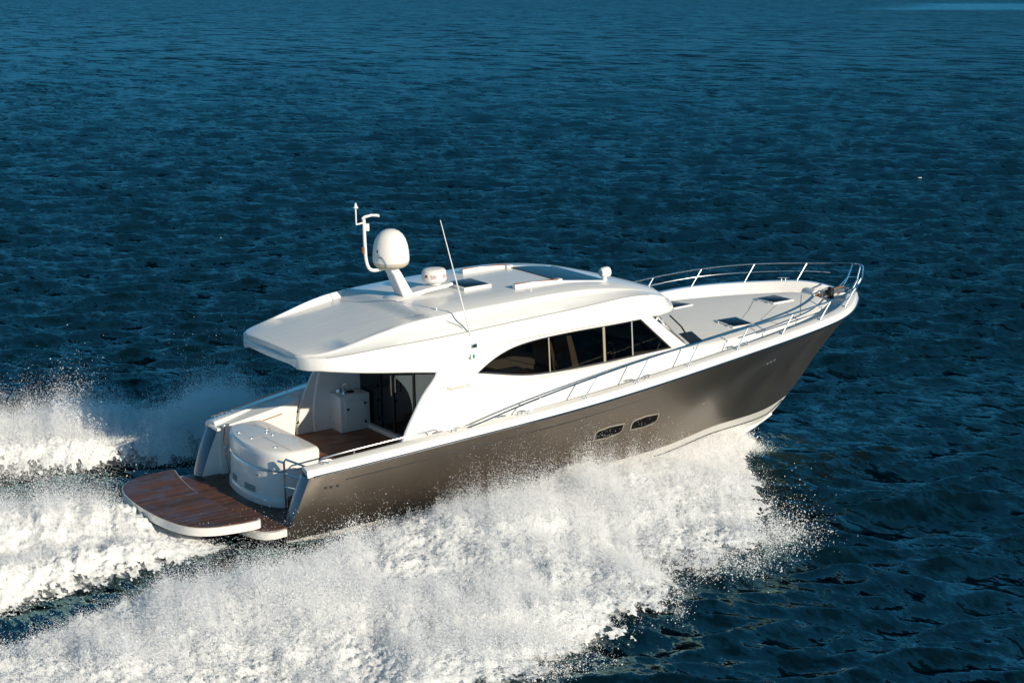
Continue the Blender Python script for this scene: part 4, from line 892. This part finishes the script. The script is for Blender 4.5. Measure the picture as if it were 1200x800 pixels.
# ---- bow rail
def rail_y(x, d=.12):
    return max(float(fB(x))-d*math.sqrt(1+float((fB(min(x+.01, 15.19))-fB(min(x+.01, 15.19)-.02))/.02)**2), 0)
rh = spl([3.30, 3.6, 4.3, 5.1, 6.2, 7.5, 8.75, 10.1, 11.6, 13.2, 14.5, 15.1], [1.78, 1.84, 1.99, 2.13, 2.28, 2.43, 2.54, 2.66, 2.77, 2.84, 2.87, 2.88])
rm = MB(); rm0 = None
xsr = np.concatenate([np.linspace(3.34, 13.6, 70), np.linspace(13.7, 14.95, 16)])
def rail_pt(x, sg, f=1.):
    xb = x-.30*f; b = rail_y(min(xb, 14.9)); zc = float(fZ(min(xb, 15.1)))+CAPH
    return Vector((x, sg*b, zc+(float(rh(x))-zc)*f))
for sg in (-1, 1):
    pts = [Vector((3.42, sg*rail_y(3.42), float(fZ(3.42))+CAPH-.01))]+[rail_pt(x, sg) for x in xsr]
    if sg == -1: half_s = pts
    else: half_p = pts
tip_ = [Vector((15.10, -.22, 2.885)), Vector((15.17, -.08, 2.89)), Vector((15.17, .08, 2.89)), Vector((15.10, .22, 2.885))]
rm.tube(half_s+tip_+half_p[::-1], .018, 8)
brail = rm.build('bow_rail', M['steel'], yacht)
mid_xs = np.linspace(10.2, 14.75, 40)
for sg in (-1, 1): MB().tube([rail_pt(x, sg, .55) for x in mid_xs], .012, 8).build('mid_rail', M['steel'], brail)
for sg in (-1, 1):
    for xb in (4.63, 5.93, 7.17, 8.45, 9.70, 10.92, 12.12, 13.25, 14.15):
        base = Vector((xb, sg*rail_y(xb), float(fZ(xb))+CAPH-.01)); topx = xb+.30
        s_ = MB().tube([base, rail_pt(topx, sg)], .014, 8); s_.lathe([(0, 0), (.045, 0), (.04, .02), (0, .022)], base+Vector((0, 0, .01)), 12)
        s_.build('stanchion', M['steel'], brail)
for sg in (-1, 1):
    pu = MB(); pu.tube([(14.85, sg*.16, 2.38), (14.98, sg*.15, 2.55), (15.12, sg*.12, 2.885)], .017, 8); pu.tube([(14.75, sg*.2, 2.37), (15.0, sg*.15, 2.60), (15.16, 0, 2.60)], .014, 8); pu.build('pulpit', M['steel'], brail)
# ---- anchor gear
wl = MB(); secs = []
for y, r_ in ((-.22, .04), (-.215, .10), (-.18, .125), (.12, .125), (.18, .11), (.2, .06), (.2, .0)):
    secs.append([(13.92+r_*math.cos(a_)*1.0, .18+y, 2.36+r_*math.sin(a_)) for a_ in np.linspace(0, 2*math.pi, 24)[:-1]])
wl.loft(secs, True, True, True); wl.box(13.78, 14.06, .0, .32, 2.16, 2.30, .02)
wlo = wl.build('windlass', M['white'], yacht, 35)
gy = MB(); gy.loft([[(13.92+r_*math.cos(a_), .18+y, 2.36+r_*math.sin(a_)) for a_ in np.linspace(0, 2*math.pi, 20)[:-1]] for y, r_ in ((-.222, .06), (-.25, .065), (-.26, .045), (-.29, .045), (-.30, .06), (-.32, .055))], True, True, True)
gy.build('gypsy_wheel', M['bronze'], wlo, 30)
br = MB(); br.loft([[Vector((x, -.09, z)), Vector((x, -.09, z+.08)), Vector((x, -.07, z+.08)), Vector((x, -.07, z+.015)), Vector((x, .07, z+.015)), Vector((x, .07, z+.08)), Vector((x, .09, z+.08)), Vector((x, .09, z))] for x, z in ((14.25, 2.33), (14.7, 2.37), (15.0, 2.30), (15.18, 2.18))], True, True, True)
bro = br.build('bow_roller', M['steel'], yacht, 30)
MB().tube([(14.2, .02, 2.34), (14.5, .02, 2.42), (14.75, .02, 2.44)], .035, 8).build('anchor_shank', M['bronze'], bro)
MB().box(14.22, 14.34, -.14, -.02, 2.22, 2.50, .03).build('chain_stopper', M['black'], bro, 30)
MB().tube([(14.05, .16, 2.34), (14.2, .08, 2.30), (14.3, .03, 2.34)], .02, 6).build('anchor_chain', M['grey'], wlo)
lk = MB(); lk.prism([(13.98, -.55), (14.5, -.30), (14.5, .30), (13.98, .55)], 2.20, 2.235, .008); lk.build('locker_lid', M['deckw'], deck, 30)
# ---- one small breaking crest far off to the right
wcp = MB(); g = random.Random(3)
bm = bmesh.new(); bmesh.ops.create_icosphere(bm, subdivisions=4, radius=1)
from mathutils import noise as mn
for v in bm.verts:
    k = 1+.55*mn.noise(v.co*1.7)+.3*mn.noise(v.co*4.3); v.co = Vector((v.co.x*.11*k, v.co.y*.04*k, max(v.co.z, -.2)*.03*k))
wcp.bm(bm); wc = wcp.build('whitecap', foam.data.materials[0], None, 80)
du = (1078-600)/2323.55; dv = (209-400)/2323.55
dd = (_f+_r*du+_d*dv).normalized(); tt = -CAM.z/dd.z; wp_ = CAM+dd*tt
zz, _, _ = waves(np.array([wp_.x]), np.array([wp_.y]), .1)
wc.location = (wp_.x, wp_.y, float(zz[0])+.02); wc.rotation_euler = (0, 0, math.atan2(_r.y, _r.x)-.35)
wc['kind'] = 'stuff'; wc['label'] = 'tiny white breaking crest alone on the dark water at right'; wc['category'] = 'whitecap'
